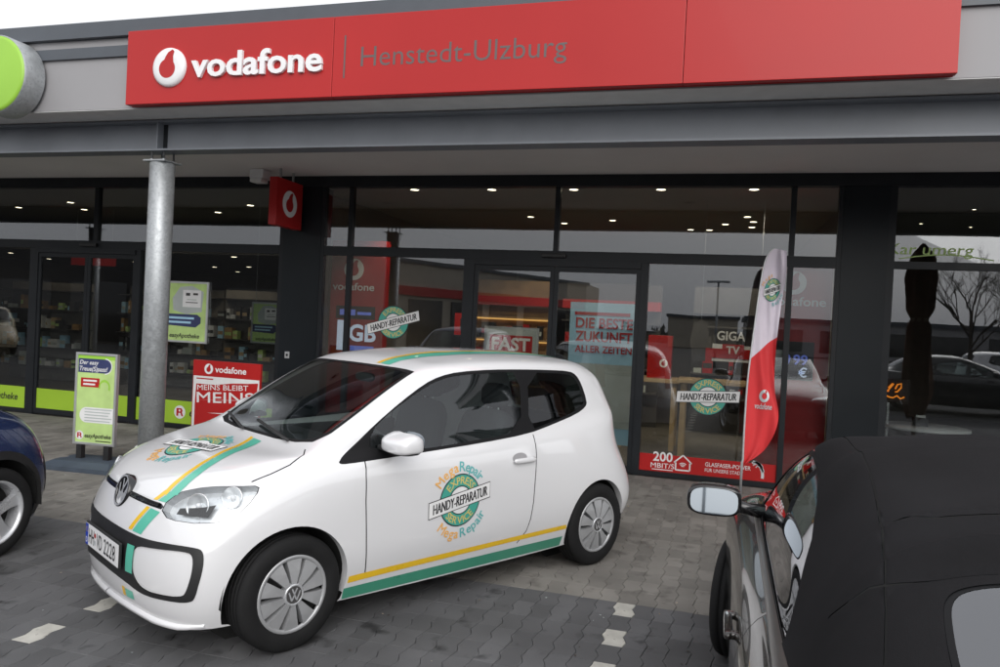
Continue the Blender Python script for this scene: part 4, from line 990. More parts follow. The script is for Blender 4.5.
def seat(parent, x, y, z, m='seat_cloth'):
    mb = MB(); mb.sphere((x+.05, y, z+.10), (.27, .245, .11), m, .5, .45); 
    mb.sphere((x-.28, y, z+.42), (.10, .235, .34), m, .5, .5, rot=Matrix.Rotation(R(-14), 3, 'Y')); s = mb.build('seat', parent)
    mb = MB(); mb.sphere((x-.40, y, z+.84), (.055, .12, .085), m, .6, .6); mb.tube([(x-.38, y-.05, z+.7), (x-.39, y-.05, z+.8)], .008, 'steel', 6); mb.tube([(x-.38, y+.05, z+.7), (x-.39, y+.05, z+.8)], .008, 'steel', 6); mb.build('headrest', s)
def steering(parent, x, y, z):
    rot = Matrix.Rotation(R(-62), 3, 'Y'); mb = MB(); V = []; n, k = 28, 8
    pts = []
    for i in range(n):
        a = 2*math.pi*i/n
        for j in range(k):
            b = 2*math.pi*j/k; p = rot @ Vector(((.18+.016*math.cos(b))*math.cos(a), (.18+.016*math.cos(b))*math.sin(a), .016*math.sin(b))); V.append((p.x+x, p.y+y, p.z+z))
    mb.add(V, [(i*k+j, ((i+1) % n)*k+j, ((i+1) % n)*k+(j+1) % k, i*k+(j+1) % k) for i in range(n) for j in range(k)], 'dash', True)
    mb.sphere((x, y, z), (.06, .07, .04), 'dash', rot=rot)
    for a in (0.0, math.pi, -math.pi/2):
        p = rot @ Vector((.18*math.cos(a+math.pi/2), .18*math.sin(a+math.pi/2), 0)); mb.tube([(x, y, z), (x+p.x, y+p.y, z+p.z)], .014, 'dash', 6)
    mb.build('steering_wheel', parent)
def wells(parent, xs, r, y0, y1, cz=.30):
    for x in xs:
        for sg in (1, -1):
            mb = MB(); n = 24; V = []
            for i in range(n+1):
                a = -.06+(math.pi+.12)*i/n; px, pz = x+r*math.cos(a), cz+r*math.sin(a); V += [(px, sg*y0, pz), (px, sg*y1, pz)]
            mb.add(V, [(2*i, 2*i+1, 2*i+3, 2*i+2) for i in range(n)], 'liner', True)
            mb.add([(x+r*math.cos(2*math.pi*i/n), sg*y0, cz+r*math.sin(2*math.pi*i/n)) for i in range(n)], [tuple(range(n))], 'liner'); mb.build('wheel_well', parent)
def ribbon3d(body, how, A, Bp, m, name, parent, d=.0022, n=None):
    """decal band between two polylines given in (x,y) top or (y,z) front or (x,z) side coordinates"""
    A = interp_loop(A, .012, False); k = len(A)
    T_ = np.linspace(0, 1, k); Bl = [np.array(p, float) for p in Bp]; tb = np.linspace(0, 1, len(Bl)); B2 = np.stack([np.interp(T_, tb, [p[i] for p in Bl]) for i in range(2)], 1)
    ta = np.linspace(0, 1, k); V = []; q = 3
    for a, b in zip(A, B2):
        for j in range(q+1):
            c = a+(b-a)*j/q; uv = {'side': body.side, 'top': body.top, 'front': body.front, 'rear': body.rear}[how](c[0], c[1]); V.append(body.on(uv, d))
    mb = MB(); mb.add(V, [(i*(q+1)+j, i*(q+1)+j+1, (i+1)*(q+1)+j+1, (i+1)*(q+1)+j) for i in range(k-1) for j in range(q)], m, True); return mb.build(name, parent)
UP=[
 [(3.00,0,.17),(2.975,.35,.17),(2.89,.60,.17),(2.73,.72,.18),(2.41,.755,.19),(2.0,.75,.18),(1.3,.755,.18),(.7,.755,.18),(0,.755,.2),(-.36,.70,.24),(-.50,.47,.27),(-.54,0,.28)],
 [(3.04,0,.27),(3.015,.35,.27),(2.925,.62,.27),(2.765,.75,.28),(2.41,.795,.30),(2.0,.772,.27),(1.3,.775,.27),(.7,.778,.27),(0,.795,.31),(-.40,.745,.35),(-.545,.49,.38),(-.585,0,.39)],
 [(3.055,0,.42),(3.03,.36,.42),(2.935,.64,.42),(2.78,.765,.42),(2.41,.815,.44),(2.0,.806,.42),(1.3,.808,.42),(.7,.812,.42),(0,.82,.45),(-.42,.765,.48),(-.57,.5,.51),(-.61,0,.52)],
 [(3.035,0,.57),(3.01,.36,.57),(2.91,.635,.575),(2.755,.765,.585),(2.41,.82,.62),(2.0,.812,.60),(1.3,.815,.60),(.7,.82,.61),(0,.825,.64),(-.375,.745,.66),(-.53,.48,.68),(-.595,0,.69)],
 [(2.985,0,.69),(2.96,.35,.69),(2.865,.61,.70),(2.715,.745,.72),(2.40,.808,.76),(2.0,.812,.76),(1.3,.818,.76),(.7,.822,.77),(0,.808,.80),(-.305,.71,.82),(-.475,.46,.84),(-.56,0,.85)],
 [(2.925,0,.785),(2.90,.34,.79),(2.80,.57,.805),(2.655,.70,.83),(2.36,.78,.865),(1.99,.80,.88),(1.3,.805,.885),(.7,.81,.90),(0,.785,.93),(-.275,.69,.955),(-.445,.45,.97),(-.515,0,.98)],
 [(2.79,0,.872),(2.765,.32,.877),(2.68,.53,.882),(2.56,.645,.892),(2.28,.735,.92),(1.97,.765,.94),(1.3,.78,.945),(.7,.785,.965),(-.01,.757,1.02),(-.258,.680,1.06),(-.425,.455,1.08),(-.475,0,1.09)],
 [(2.52,0,.948),(2.505,.30,.948),(2.46,.51,.952),(2.38,.635,.955),(2.20,.712,.960),(1.93,.735,.99),(1.3,.75,1.02),(.7,.755,1.035),(.03,.72,1.09),(-.228,.660,1.13),(-.392,.45,1.155),(-.435,0,1.165)],
 [(2.27,0,.985),(2.262,.30,.985),(2.24,.51,.990),(2.20,.655,.997),(2.08,.712,1.022),(1.86,.715,1.09),(1.3,.728,1.13),(.7,.733,1.14),(.07,.695,1.19),(-.185,.632,1.235),(-.342,.43,1.255),(-.385,0,1.265)],
 [(1.90,0,1.205),(1.893,.30,1.203),(1.885,.50,1.205),(1.865,.622,1.205),(1.79,.672,1.215),(1.65,.68,1.24),(1.25,.695,1.275),(.7,.70,1.285),(.13,.67,1.31),(-.12,.605,1.34),(-.275,.41,1.355),(-.315,0,1.365)],
 [(1.555,0,1.405),(1.553,.28,1.403),(1.545,.44,1.402),(1.53,.555,1.398),(1.47,.607,1.398),(1.37,.625,1.397),(1.15,.64,1.408),(.7,.645,1.412),(.2,.62,1.408),(-.03,.545,1.415),(-.16,.36,1.425),(-.195,0,1.435)],
 [(1.40,0,1.462),(1.396,.25,1.459),(1.38,.39,1.452),(1.355,.47,1.445),(1.31,.52,1.443),(1.22,.55,1.447),(1.03,.57,1.455),(.66,.575,1.459),(.25,.55,1.453),(.06,.475,1.452),(-.03,.31,1.458),(-.06,0,1.465)],
 [(1.18,0,1.498),(1.178,.14,1.497),(1.165,.22,1.494),(1.145,.28,1.491),(1.11,.31,1.489),(1.05,.33,1.490),(.92,.345,1.494),(.6,.345,1.497),(.33,.32,1.490),(.2,.27,1.486),(.14,.17,1.486),(.12,0,1.487)],
 [(1.0,0,1.508),(.99,0,1.508),(.98,0,1.508),(.96,0,1.508),(.93,0,1.508),(.88,0,1.508),(.78,0,1.508),(.6,0,1.506),(.45,0,1.503),(.38,0,1.501),(.34,0,1.50),(.32,0,1.50)],
]
CABR = [
 [(3.40,0,.2),(3.37,.4,.2),(3.26,.66,.2),(3.02,.80,.2),(2.6,.84,.22),(2.1,.83,.2),(1.3,.84,.2),(.6,.84,.2),(0,.85,.22),(-.5,.80,.25),(-.78,.52,.28),(-.86,0,.28)],
 [(3.45,0,.33),(3.42,.42,.33),(3.31,.70,.33),(3.06,.845,.33),(2.6,.885,.36),(2.1,.87,.32),(1.3,.875,.32),(.6,.88,.33),(0,.892,.36),(-.53,.845,.38),(-.82,.55,.4),(-.90,0,.4)],
 [(3.46,0,.5),(3.43,.42,.5),(3.32,.70,.5),(3.06,.855,.5),(2.6,.895,.53),(2.1,.88,.5),(1.3,.885,.5),(.6,.89,.52),(0,.9,.55),(-.54,.855,.56),(-.83,.55,.58),(-.91,0,.58)],
 [(3.43,0,.64),(3.40,.42,.64),(3.28,.69,.65),(3.02,.85,.66),(2.6,.895,.69),(2.1,.885,.67),(1.3,.89,.67),(.6,.895,.69),(0,.9,.71),(-.52,.85,.72),(-.80,.54,.73),(-.88,0,.74)],
 [(3.36,0,.72),(3.33,.4,.725),(3.20,.66,.735),(2.95,.81,.76),(2.57,.86,.80),(2.1,.865,.82),(1.3,.87,.83),(.6,.875,.845),(0,.875,.86),(-.48,.82,.87),(-.78,.53,.88),(-.85,0,.885)],
 [(3.20,0,.80),(3.16,.38,.805),(3.03,.61,.81),(2.83,.73,.825),(2.50,.79,.865),(2.08,.81,.89),(1.3,.815,.905),(.6,.82,.925),(0,.82,.945),(-.43,.765,.955),(-.72,.5,.96),(-.79,0,.965)],
 [(2.85,0,.885),(2.82,.36,.885),(2.74,.55,.885),(2.60,.66,.89),(2.36,.735,.91),(2.02,.765,.925),(1.3,.775,.945),(.6,.78,.96),(.02,.775,.97),(-.36,.71,.98),(-.6,.48,.985),(-.66,0,.985)],
 [(2.35,0,.965),(2.34,.33,.965),(2.29,.53,.965),(2.20,.64,.967),(2.08,.70,.975),(1.9,.735,1.0),(1.3,.75,1.05),(.6,.755,1.07),(.07,.735,1.06),(-.24,.66,1.05),(-.41,.46,1.04),(-.46,0,1.04)],
 [(2.05,0,1.09),(2.04,.33,1.088),(2.01,.51,1.085),(1.96,.61,1.08),(1.89,.67,1.085),(1.75,.70,1.11),(1.3,.715,1.16),(.6,.715,1.17),(.10,.69,1.15),(-.15,.60,1.13),(-.28,.42,1.13),(-.31,0,1.13)],
 [(1.72,0,1.23),(1.715,.32,1.228),(1.69,.49,1.22),(1.66,.575,1.215),(1.61,.625,1.215),(1.52,.655,1.225),(1.22,.67,1.26),(.6,.665,1.27),(.16,.625,1.24),(-.03,.545,1.225),(-.13,.38,1.23),(-.15,0,1.235)],
 [(1.42,0,1.335),(1.415,.3,1.333),(1.40,.46,1.325),(1.37,.53,1.32),(1.33,.57,1.318),(1.26,.60,1.328),(1.05,.615,1.342),(.6,.605,1.342),(.24,.56,1.315),(.10,.47,1.305),(.02,.33,1.31),(0,0,1.315)],
 [(1.28,0,1.375),(1.275,.26,1.373),(1.26,.40,1.367),(1.235,.46,1.362),(1.2,.49,1.36),(1.14,.52,1.375),(.97,.535,1.386),(.62,.515,1.385),(.34,.465,1.36),(.24,.39,1.352),(.19,.26,1.355),(.18,0,1.36)],
 [(1.13,0,1.41),(1.128,.15,1.409),(1.115,.24,1.398),(1.10,.28,1.396),(1.07,.30,1.395),(1.02,.31,1.404),(.9,.31,1.41),(.65,.3,1.41),(.46,.27,1.394),(.39,.23,1.392),(.36,.15,1.393),(.35,0,1.396)],
 [(1.0,0,1.42),(.99,0,1.42),(.98,0,1.42),(.97,0,1.42),(.95,0,1.42),(.92,0,1.42),(.85,0,1.42),(.7,0,1.419),(.6,0,1.409),(.56,0,1.408),(.53,0,1.407),(.52,0,1.407)],
]
# ------------------------------------------------------------------ the white repair-service car
UPH = 4.18809
car = thing('parked_car', 'white compact car with repair service decals and green yellow stripes', 'car', (-1.4902, -3.2584, 0), UPH)
bd_ = Body(UP, 150, 130)
S = lambda P: [bd_.side(*p) for p in P]
def sideloop(P, it=0, step=.02): P = chaikin(P, it) if it else P; return S(interp_loop(P, step))
def frontloop(P, it=0, step=.015): P = chaikin(P, it) if it else P; return [bd_.front(*p) for p in interp_loop(P, step)]
def toploop(P, it=0, step=.02): P = chaikin(P, it) if it else P; return [bd_.top(*p) for p in interp_loop(P, step)]
def nearloop(P, it=0, step=.015): P = chaikin(P, it) if it else P; return [bd_.near(tuple(p)) for p in interp_loop(P, step)]
TRIM = [(2.150, .932), (2.046, 1.002), (1.896, 1.111), (1.711, 1.224), (1.525, 1.322), (1.398, 1.366), (1.249, 1.392), (.988, 1.404), (.735, 1.404), (.466, 1.399), (.20, 1.388), (.135, 1.36), (.105, 1.30), (.062, 1.172), (.085, 1.135), (.205, 1.090), (.49, 1.033), (.735, .990), (1.16, .960), (1.596, .940), (1.921, .926), (2.11, .918), (2.148, .920)]
GLS = [(1.945, .966), (1.925, 1.075), (1.812, 1.155), (1.684, 1.225), (1.488, 1.318), (1.38, 1.353), (1.247, 1.374), (.91, 1.387), (.748, 1.386), (.785, 1.006), (1.234, .977), (1.588, .957)]
QTR = [(.672, 1.385), (.225, 1.368), (.165, 1.34), (.135, 1.29), (.098, 1.176), (.118, 1.152), (.227, 1.106), (.503, 1.048), (.712, 1.010)]
WS_T = [(-.03, .982, 2.262), (.25, .984, 2.258), (.45, .985, 2.235), (.565, .992, 2.19), (.60, 1.04, 2.10), (.598, 1.15, 1.92), (.587, 1.26, 1.745), (.572, 1.385, 1.535), (.45, 1.398, 1.545), (.25, 1.402, 1.552), (-.03, 1.405, 1.555)]
WS_G = [(-.03, .998, 2.24), (.25, 1.0, 2.236), (.45, 1.002, 2.21), (.535, 1.01, 2.165), (.570, 1.055, 2.08), (.570, 1.15, 1.925), (.560, 1.26, 1.75), (.548, 1.368, 1.57), (.45, 1.384, 1.566), (.25, 1.389, 1.572), (-.03, 1.392, 1.575)]
sw = lambda P: [(x, y, z) for y, z, x in P]
RW = [(-.03, 1.395), (.30, 1.388), (.45, 1.36), (.50, 1.28), (.53, 1.05), (.50, 1.0), (.30, .98), (-.03, .975)]
HEAD = [(2.933, .428, .708), (2.915, .424, .742), (2.892, .439, .767), (2.853, .466, .80), (2.786, .543, .827), (2.70, .635, .838), (2.643, .685, .845), (2.594, .712, .847), (2.578, .729, .839), (2.592, .743, .816), (2.633, .752, .774), (2.684, .752, .732), (2.737, .741, .70), (2.80, .706, .688), (2.86, .64, .681), (2.91, .542, .679), (2.929, .483, .683)]
hc_ = np.mean(np.array(HEAD), 0); HEAD2 = [tuple(hc_+(np.array(p)-hc_)*.975) for p in HEAD]
archF, archR = circle2(2.423, .305, .335), circle2(.012, .305, .318)
FR_OUT = [(-.30, .580), (.20, .578), (.40, .574), (.55, .580), (.69, .582), (.725, .565), (.735, .47), (.715, .345), (.69, .322), (.60, .318), (.46, .312), (.37, .322), (.30, .338), (.10, .352), (-.30, .355)]
FR_IN = [(.325, .530), (.50, .546), (.665, .560), (.697, .540), (.705, .458), (.686, .370), (.660, .345), (.56, .338), (.45, .335), (.380, .360), (.335, .42)]
PLT = [(-.03, .535), (.285, .532), (.30, .40), (-.03, .395)]
LOWG = [(-.03, .385), (.30, .385), (.36, .365), (.385, .345), (.34, .338), (.2, .345), (-.03, .35)]
GRL = [(-.03, .742), (.20, .741), (.40, .736), (.428, .726), (.42, .712), (.20, .715), (-.03, .718)]
BON = [(-.03, .745), (.20, .744), (.42, .74)]
bonnet_edge = [(2.29, -.03, .97), (2.285, .3, .968), (2.268, .52, .966), (2.262, .60, .967), (2.299, .652, .949), (2.392, .682, .919), (2.504, .690, .890), (2.60, .686, .860), (2.60, .70, .852), (2.70, .63, .842), (2.786, .545, .833), (2.853, .465, .806), (2.90, .425, .772), (2.925, .42, .745), (2.945, .20, .748), (2.952, -.03, .75)]
def near_gap(P3, w, centre=False):
    return P3
DOOR_F = [(1.998, .925), (2.006, .85), (2.006, .72), (1.99, .50), (1.968, .285)]
DOOR_R = [(.690, .985), (.690, .86), (.697, .70), (.700, .55), (.712, .44), (.735, .36), (.80, .285)]
DOOR = DOOR_F+[(1.4, .272), (.86, .272)]+DOOR_R[::-1]+[(1.2, .965), (1.6, .945)]
# tailgate line
bumperline = [(2.735, .675), (2.70, .60), (2.72, .53), (2.757, .42)]
loops = []
loops.append(('door', sideloop(DOOR)))
loops.append(('bonnet', nearloop(bonnet_edge)))
G = .007
loops.append(('gap_f', S(ribbon(interp_loop(DOOR_F, .03, False), G)))); loops.append(('gap_r', S(ribbon(interp_loop(DOOR_R, .03, False), G))))
# bonnet shut line down the wing (drawn in plan)
bl = [(2.262, .600), (2.299, .652), (2.392, .682), (2.504, .690), (2.60, .686)]
loops.append(('gap_b', [bd_.top(*p) for p in ribbon(interp_loop(bl, .03, False), .007)]))
loops.append(('bumper_frame', frontloop(FR_OUT, 2))); loops.append(('fog_panel', frontloop(FR_IN, 2))); 
loops.append(('grille', frontloop(GRL)))
loops.append(('lamp_rim', nearloop(HEAD))); loops.append(('lens', nearloop(HEAD2)))
loops.append(('screen_trim', nearloop(sw(WS_T)))); loops.append(('windscreen', nearloop(sw(WS_G))))
loops.append(('rear_window', [bd_.rear(*p) for p in interp_loop(RW, .02)]))
loops.append(('side_trim', sideloop(TRIM, 1))); loops.append(('door_glass', sideloop(GLS, 1))); loops.append(('quarter_glass', sideloop(QTR, 1)))
aF, aR = S(archF), S(archR)
loops.append(('hole', aF)); loops.append(('hole', aR))
REG = bd_.cut(loops, 150, 130)
spec = {'body': ('body', 'car_white', 0, True), 'bonnet': ('bonnet', 'car_white', 0, True), 'door': ('door', 'car_white', 0, False), 'gap_f': ('shut_line', 'gap_dark', -.006, False), 'gap_r': ('shut_line', 'gap_dark', -.006, False), 'gap_b': ('shut_line', 'gap_dark', -.006, False),
  'bumper_frame': ('bumper_insert', 'plastic_black', .003, True), 'fog_panel': ('fog_panel', 'car_white', -.004, False), 'grille': ('grille_slot', 'piano_black', -.004, True),
  'lamp_rim': ('headlight_seal', 'piano_black', -.003, False), 'lens': ('headlight_lens', 'lens_glass', .001, False),
  'screen_trim': ('windscreen_seal', 'seal_black', -.001, True), 'windscreen': ('windscreen', 'car_glass', -.003, True), 'rear_window': ('rear_window', 'car_glass_dark', -.002, True),
  'side_trim': ('window_seal', 'seal_black', -.001, False), 'door_glass': ('door_window', 'car_glass', -.005, False), 'quarter_glass': ('quarter_window', 'car_glass_dark', -.004, False)}
def assemble(body, REG, spec, parent):
    for k, (nm, m, off, both) in spec.items():
        if k not in REG: continue
        if both: body.mesh(nm, REG[k], m, parent, off, True)
        else:
            for sg in (1, -1): body.mesh(nm, REG[k], m, parent, off, False, sg)
assemble(bd_, REG, spec, car)
for fl_ in (False, True):
    for a in (aF, aR): bd_.lip(a, .05, 'car_white', 'arch_lip', car, fl_)
wells(car, (2.423,), .345, .46, .77); wells(car, (.012,), .33, .46, .77)
for sg in (1, -1):
    for x in (2.407, 0.0):
        wheel(car, (x, sg*.785, .293), .293, .198, .175, 'cap', R(3) if x > 1 else 0, sg, badge=True)
B('floor_pan', car, 'liner', (-.42, 2.75, -.56, .56, .17, .30)); B('rear_beam', car, 'liner', (-.50, -.421, -.40, .40, .28, .5)); 
B('engine_block', car, 'liner', (1.98, 2.82, -.45, .45, .301, .82))
# headlight insides
for sg in (1, -1):
    v, t = REG['lens']; 
    bd_.mesh('headlight_bowl', REG['lens'], 'lamp_chrome', car, -.045, False, sg)
    mb = MB(); lp_ = nearloop(HEAD2, 0, .02); V = []
    for uv in lp_:
        for d_ in (-.0005, -.046): V.append(bd_.on(uv, d_, sg < 0))
    n_ = len(lp_); mb.add(V, [(2*i, 2*i+1, 2*((i+1) % n_)+1, 2*((i+1) % n_)) for i in range(n_)], 'alloy'); mb.build('headlight_housing', car)
    mb = MB()
    for (x, y, z, r, m_) in ((2.81, .575, .748, .056, 'lamp_chrome'), (2.675, .665, .783, .05, 'lamp_chrome')):
        q = bd_.near((x, y, z)); p = Vector(bd_.on(q, -.035)); n = Vector((.80, .55, .2)).normalized(); rot = Vector((0, 0, 1)).rotation_difference(n).to_matrix()
        V = []; n_, prof = 20, [(.012, -.02), (r*.7, -.005), (r, .02), (r*1.06, .024), (r*1.08, .015)]
        for i in range(n_):
            a = 2*math.pi*i/n_
            for rr_, h in prof: w_ = rot @ Vector((rr_*math.cos(a), rr_*math.sin(a), h)); V.append((p.x+w_.x, (p.y+w_.y)*sg, p.z+w_.z))
        kk = len(prof); mb.add(V, [(i*kk+j, ((i+1) % n_)*kk+j, ((i+1) % n_)*kk+j+1, i*kk+j+1) for i in range(n_) for j in range(kk-1)], m_, True)
        mb.sphere((p.x+n.x*.01, (p.y+n.y*.01)*sg, p.z+n.z*.01), (.014,)*3, 'white_gloss', n=10, k=6)
    V = []
    P = [(2.89, .50, .70), (2.84, .60, .70), (2.80, .66, .705), (2.76, .655, .76), (2.80, .60, .735), (2.87, .50, .725)]
    for p3 in P: q = bd_.on(bd_.near(p3), -.022); V.append((q[0], q[1]*sg, q[2]))
    mb.add(V, [(0, 1, 4, 5), (1, 2, 3, 4)], 'interior_dark'); mb.build('reflector', car)
# front badge with raised V over W
bc = bd_.on(bd_.front(.0045, .732), 0); bx = bc[0]
mb = MB(); nrm = Vector((.96, 0, .28)); up_ = Vector((-.28, 0, .96))
bmap = lambda a, b, d=0: (bx+.012+nrm.x*d+up_.x*b, a, .732+nrm.z*d+up_.z*b)
mb.ring(0, 0, 0, .083, bmap, -.012, 'piano_black', 40, 2); mb.ring(0, 0, .083, .084, lambda a, b, d=0: bmap(a, b, d), -.011, 'chrome', 40, 1)
V = []; n_ = 44
for i in range(n_):
    a = 2*math.pi*i/n_
    for rr_, h in ((.086, -.03), (.088, .002), (.083, .008), (.074, .008), (.070, .0), (.070, -.011)): V.append(bmap(rr_*math.cos(a), rr_*math.sin(a), h))
mb.add(V, [(i*6+j, ((i+1) % n_)*6+j, ((i+1) % n_)*6+j+1, i*6+j+1) for i in range(n_) for j in range(5)], 'piano_black', True)
mb.ring(0, 0, .072, .081, bmap, .0086, 'alloy_bright', 44, 1); vw_mark(mb, bmap, 0, 0, .070, 'alloy_bright', .002); mb.build('badge', car)
gm = bd_.dmap('front', 0, .729)
for sg in (-1, 1):
    V = []; mb = MB()
    for i in range(13):
        y = sg*(.09+.30*i/12)
        for b in (-.010, -.006, .004, .010): q = gm(y, b, .004 if b in (-.006, .004) else -.003); V.append(q)
    mb.add(V, [(i*4+j, (i+1)*4+j, (i+1)*4+j+1, i*4+j+1) for i in range(12) for j in range(3)], 'piano_black')
    mb.build('grille_bar', car)
# number plate
px_ = bd_.on(bd_.front(.0045, .462), 0)[0]
mb = MB(); mb.box(px_+.002, px_+.016, -.268, .268, .398, .528, 'plastic_black', .004); pl_ = mb.build('plate_holder', car)
mb = MB(); mb.box(px_+.0165, px_+.0185, -.26, .26, .407, .519, 'white_gloss'); pm = lambda a, b, d=0: (px_+.0186+d, a, .463+b)
mb.quadgrid(-.26, -.056, -.218, .056, pm, .0005, 'blue_plate', 1, 1); mb.text('D', -.239, -.045, .028, pm, .001, 'white_gloss', .02)
for k in range(12): g = 2*math.pi*k/12; mb.ring(-.239+.013*math.cos(g), .025+.013*math.sin(g), 0, .0025, pm, .001, 'yellow_stripe', 6, 1)
mb.text('HH', -.160, -.038, .076, pm, .001, 'black_print', .004, width=.085); mb.ring(-.100, .018, 0, .013, pm, .001, 'red_gloss', 14, 1); mb.ring(-.100, -.020, 0, .013, pm, .001, 'silver_print', 14, 1)
mb.text('VD', -.030, -.038, .076, pm, .001, 'black_print', .004, width=.085); mb.text('2228', .130, -.038, .076, pm, .001, 'black_print', .004, width=.175); mb.build('number_plate', pl_)
# lower lip
mb = MB(); V = []
LP = [(0, .205), (.25, .205), (.36, .20), (.48, .185), (.62, .18), (.70, .19)]
for sg in (1, -1):
    V = []; pts = [(y, z) for y, z in LP]
    for y, z in interp_loop(pts, .03, False):
        q = bd_.on(bd_.front(max(y, .0045), max(z, .19)), 0); V += [(q[0]-.01, q[1]*sg, z+.03), (q[0]+.022, q[1]*sg, z+.012), (q[0]+.022, q[1]*sg, z-.004), (q[0]-.04, q[1]*sg, z-.012)]
    n_ = len(V)//4; mb.add(V, [(i*4+j, (i+1)*4+j, (i+1)*4+j+1, i*4+j+1) for i in range(n_-1) for j in range(3)], 'car_white', True)
mb.build('front_lip', car)
# mirrors, handles, wipers, antenna-free roof
for sg in (1, -1):
    def mc(p):
        t = p.z*(1.18-.62*abs((p.x+.012)/.085)**1.3) if p.z > 0 else p.z*.8
        return (p.x*(1.0 if p.x > 0 else .95), p.y, t)
    mb = MB(); mb.sphere((1.845, sg*.90, 1.022), (.088, .120, .057), 'car_white', .45, .6, 28, 16, cut=mc); mi_ = mb.build('wing_mirror', car)
    mb = MB(); mb.sphere((1.842, sg*.895, .998), (.070, .118, .030), 'plastic_black', .55, .7, 24, 10); mb.box(1.80, 1.90, sg*.80-.06, sg*.80+.06, .975, 1.005, 'plastic_black', .012); mb.build('mirror_foot', mi_)
    mb = MB(); V = [(1.772, sg*(.90+.10*math.cos(a)*abs(math.cos(a))**-.4), 1.04+.045*math.sin(a)) for a in [2*math.pi*(i+.5)/18 for i in range(18)]]; mb.add(V, [tuple(range(18))], 'mirror_glass'); mb.build('mirror_glass', mi_)
    hd = bd_.on(bd_.side(.81, .838), 0); mb = MB()
    mb.ring(0, 0, 0, .052, lambda a, b, d=0: (.845+a*1.25, (bd_.on(bd_.side(.845+a*1.25, .85+b*.62), .0015)[1])*sg, .85+b*.62), 0, 'grey_cladding', 24, 2)
    mb.sphere((.81, sg*(hd[1]+.016), .834), (.098, .014, .016), 'car_white', .5, .5, 20, 8); mb.sphere((.725, sg*(hd[1]+.012), .834), (.014, .012, .014), 'black_print', .6, .6, 10, 6); mb.build('door_handle', car)
mb = MB()
for y0, x0, y1, x1 in ((.42, 2.262, -.10, 2.18), (-.10, 2.275, -.52, 2.17)):
    P = []
    for t in np.linspace(0, 1, 9):
        y, x = y0+(y1-y0)*t, x0+(x1-x0)*t; q = bd_.on(bd_.top(x, max(abs(y), .0045)), .018); P.append((q[0], math.copysign(q[1], y), q[2]))
    mb.tube(P, .009, 'plastic_black', 6)
mb.build('wiper', car)
# interior
for y in (.36, -.36): seat(car, 1.05, y, .36)
mb = MB(); mb.sphere((.14, 0, .46), (.26, .60, .11), 'seat_cloth', .45, .4); mb.sphere((-.14, 0, .74), (.09, .60, .28), 'seat_cloth', .45, .45, rot=Matrix.Rotation(R(-12), 3, 'Y')); mb.build('rear_bench', car)
mb = MB(); mb.sphere((1.97, 0, .80), (.26, .66, .165), 'dash', .45, .3); mb.build('dashboard', car); steering(car, 1.60, .36, .86)
for sg in (1, -1): B('door_card', car, 'dash', (.72, 1.95, sg*.735-.02, sg*.735+.02, .34, .91))
B('parcel_shelf', car, 'dash', (-.40, -.18, -.60, .60, .90, .93)); mb = MB(); mb.sphere((1.50, 0, 1.31), (.02, .10, .03), 'dash', .6, .6); mb.build('inner_mirror', car)
# tail lamps
for sg in (1, -1):
    mb = MB(); V = []
    for i in range(9):
        z = .80+.36*i/8
        for j in range(4): q = bd_.on(bd_.rear(.50+.12*j/3, z), .004); V.append((q[0], q[1]*sg, q[2]))
    mb.add(V, [(i*4+j, (i+1)*4+j, (i+1)*4+j+1, i*4+j+1) for i in range(8) for j in range(3)], 'lamp_red', True); mb.build('tail_lamp', car)
# ---- livery
def part_decal(fn, name):
    mb = MB(); fn(mb); return mb.build(name, car)
part_decal(lambda mb: emblem(mb, bd_.dmap('side', 1.337, .640), 0, 0, .158, R(9.4), outer_text=True, bw=1.50), 'door_decal')
part_decal(lambda mb: emblem(mb, bd_.dmap('top', 2.585, -.055), 0, 0, .155, R(10), outer_text=True, bw=1.50), 'bonnet_decal')
YB = [(2.305, .062), (2.45, .172), (2.61, .262), (2.74, .325), (2.826, .355), (2.90, .366)]
YB2 = [(2.31, .100), (2.455, .205), (2.62, .296), (2.75, .358), (2.832, .387), (2.902, .397)]
GB1 = [(2.312, .112), (2.458, .218), (2.625, .308), (2.75, .369), (2.833, .397), (2.902, .407)]
GB2 = [(2.318, .215), (2.476, .300), (2.64, .383), (2.76, .436), (2.83, .458), (2.872, .462)]
ribbon3d(bd_, 'top', YB, YB2, 'yellow_stripe', 'yellow_stripe', car); ribbon3d(bd_, 'top', GB1, GB2, 'teal_stripe', 'green_stripe', car)
ribbon3d(bd_, 'front', [(.360, .792), (.345, .765), (.325, .744)], [(.391, .790), (.376, .765), (.356, .744)], 'yellow_stripe', 'yellow_stripe', car); ribbon3d(bd_, 'front', [(.401, .790), (.386, .765), (.366, .744)], [(.452, .800), (.445, .77), (.425, .744)], 'teal_stripe', 'green_stripe', car)
ribbon3d(bd_, 'front', [(.305, .708), (.268, .65), (.235, .590)], [(.335, .708), (.30, .65), (.268, .590)], 'yellow_stripe', 'yellow_stripe', car)
ribbon3d(bd_, 'front', [(.345, .706), (.31, .65), (.280, .588)], [(.425, .700), (.395, .65), (.362, .586)], 'teal_stripe', 'green_stripe', car)
ribbon3d(bd_, 'front', [(.276, .527), (.280, .47), (.285, .395)], [(.345, .527), (.346, .47), (.350, .395)], 'teal_stripe', 'green_stripe', car, .0045)
ribbon3d(bd_, 'front', [(.268, .303), (.270, .262)], [(.340, .303), (.345, .262)], 'teal_stripe', 'green_stripe', car); ribbon3d(bd_, 'front', [(.232, .308), (.235, .262)], [(.260, .308), (.263, .262)], 'yellow_stripe', 'yellow_stripe', car)
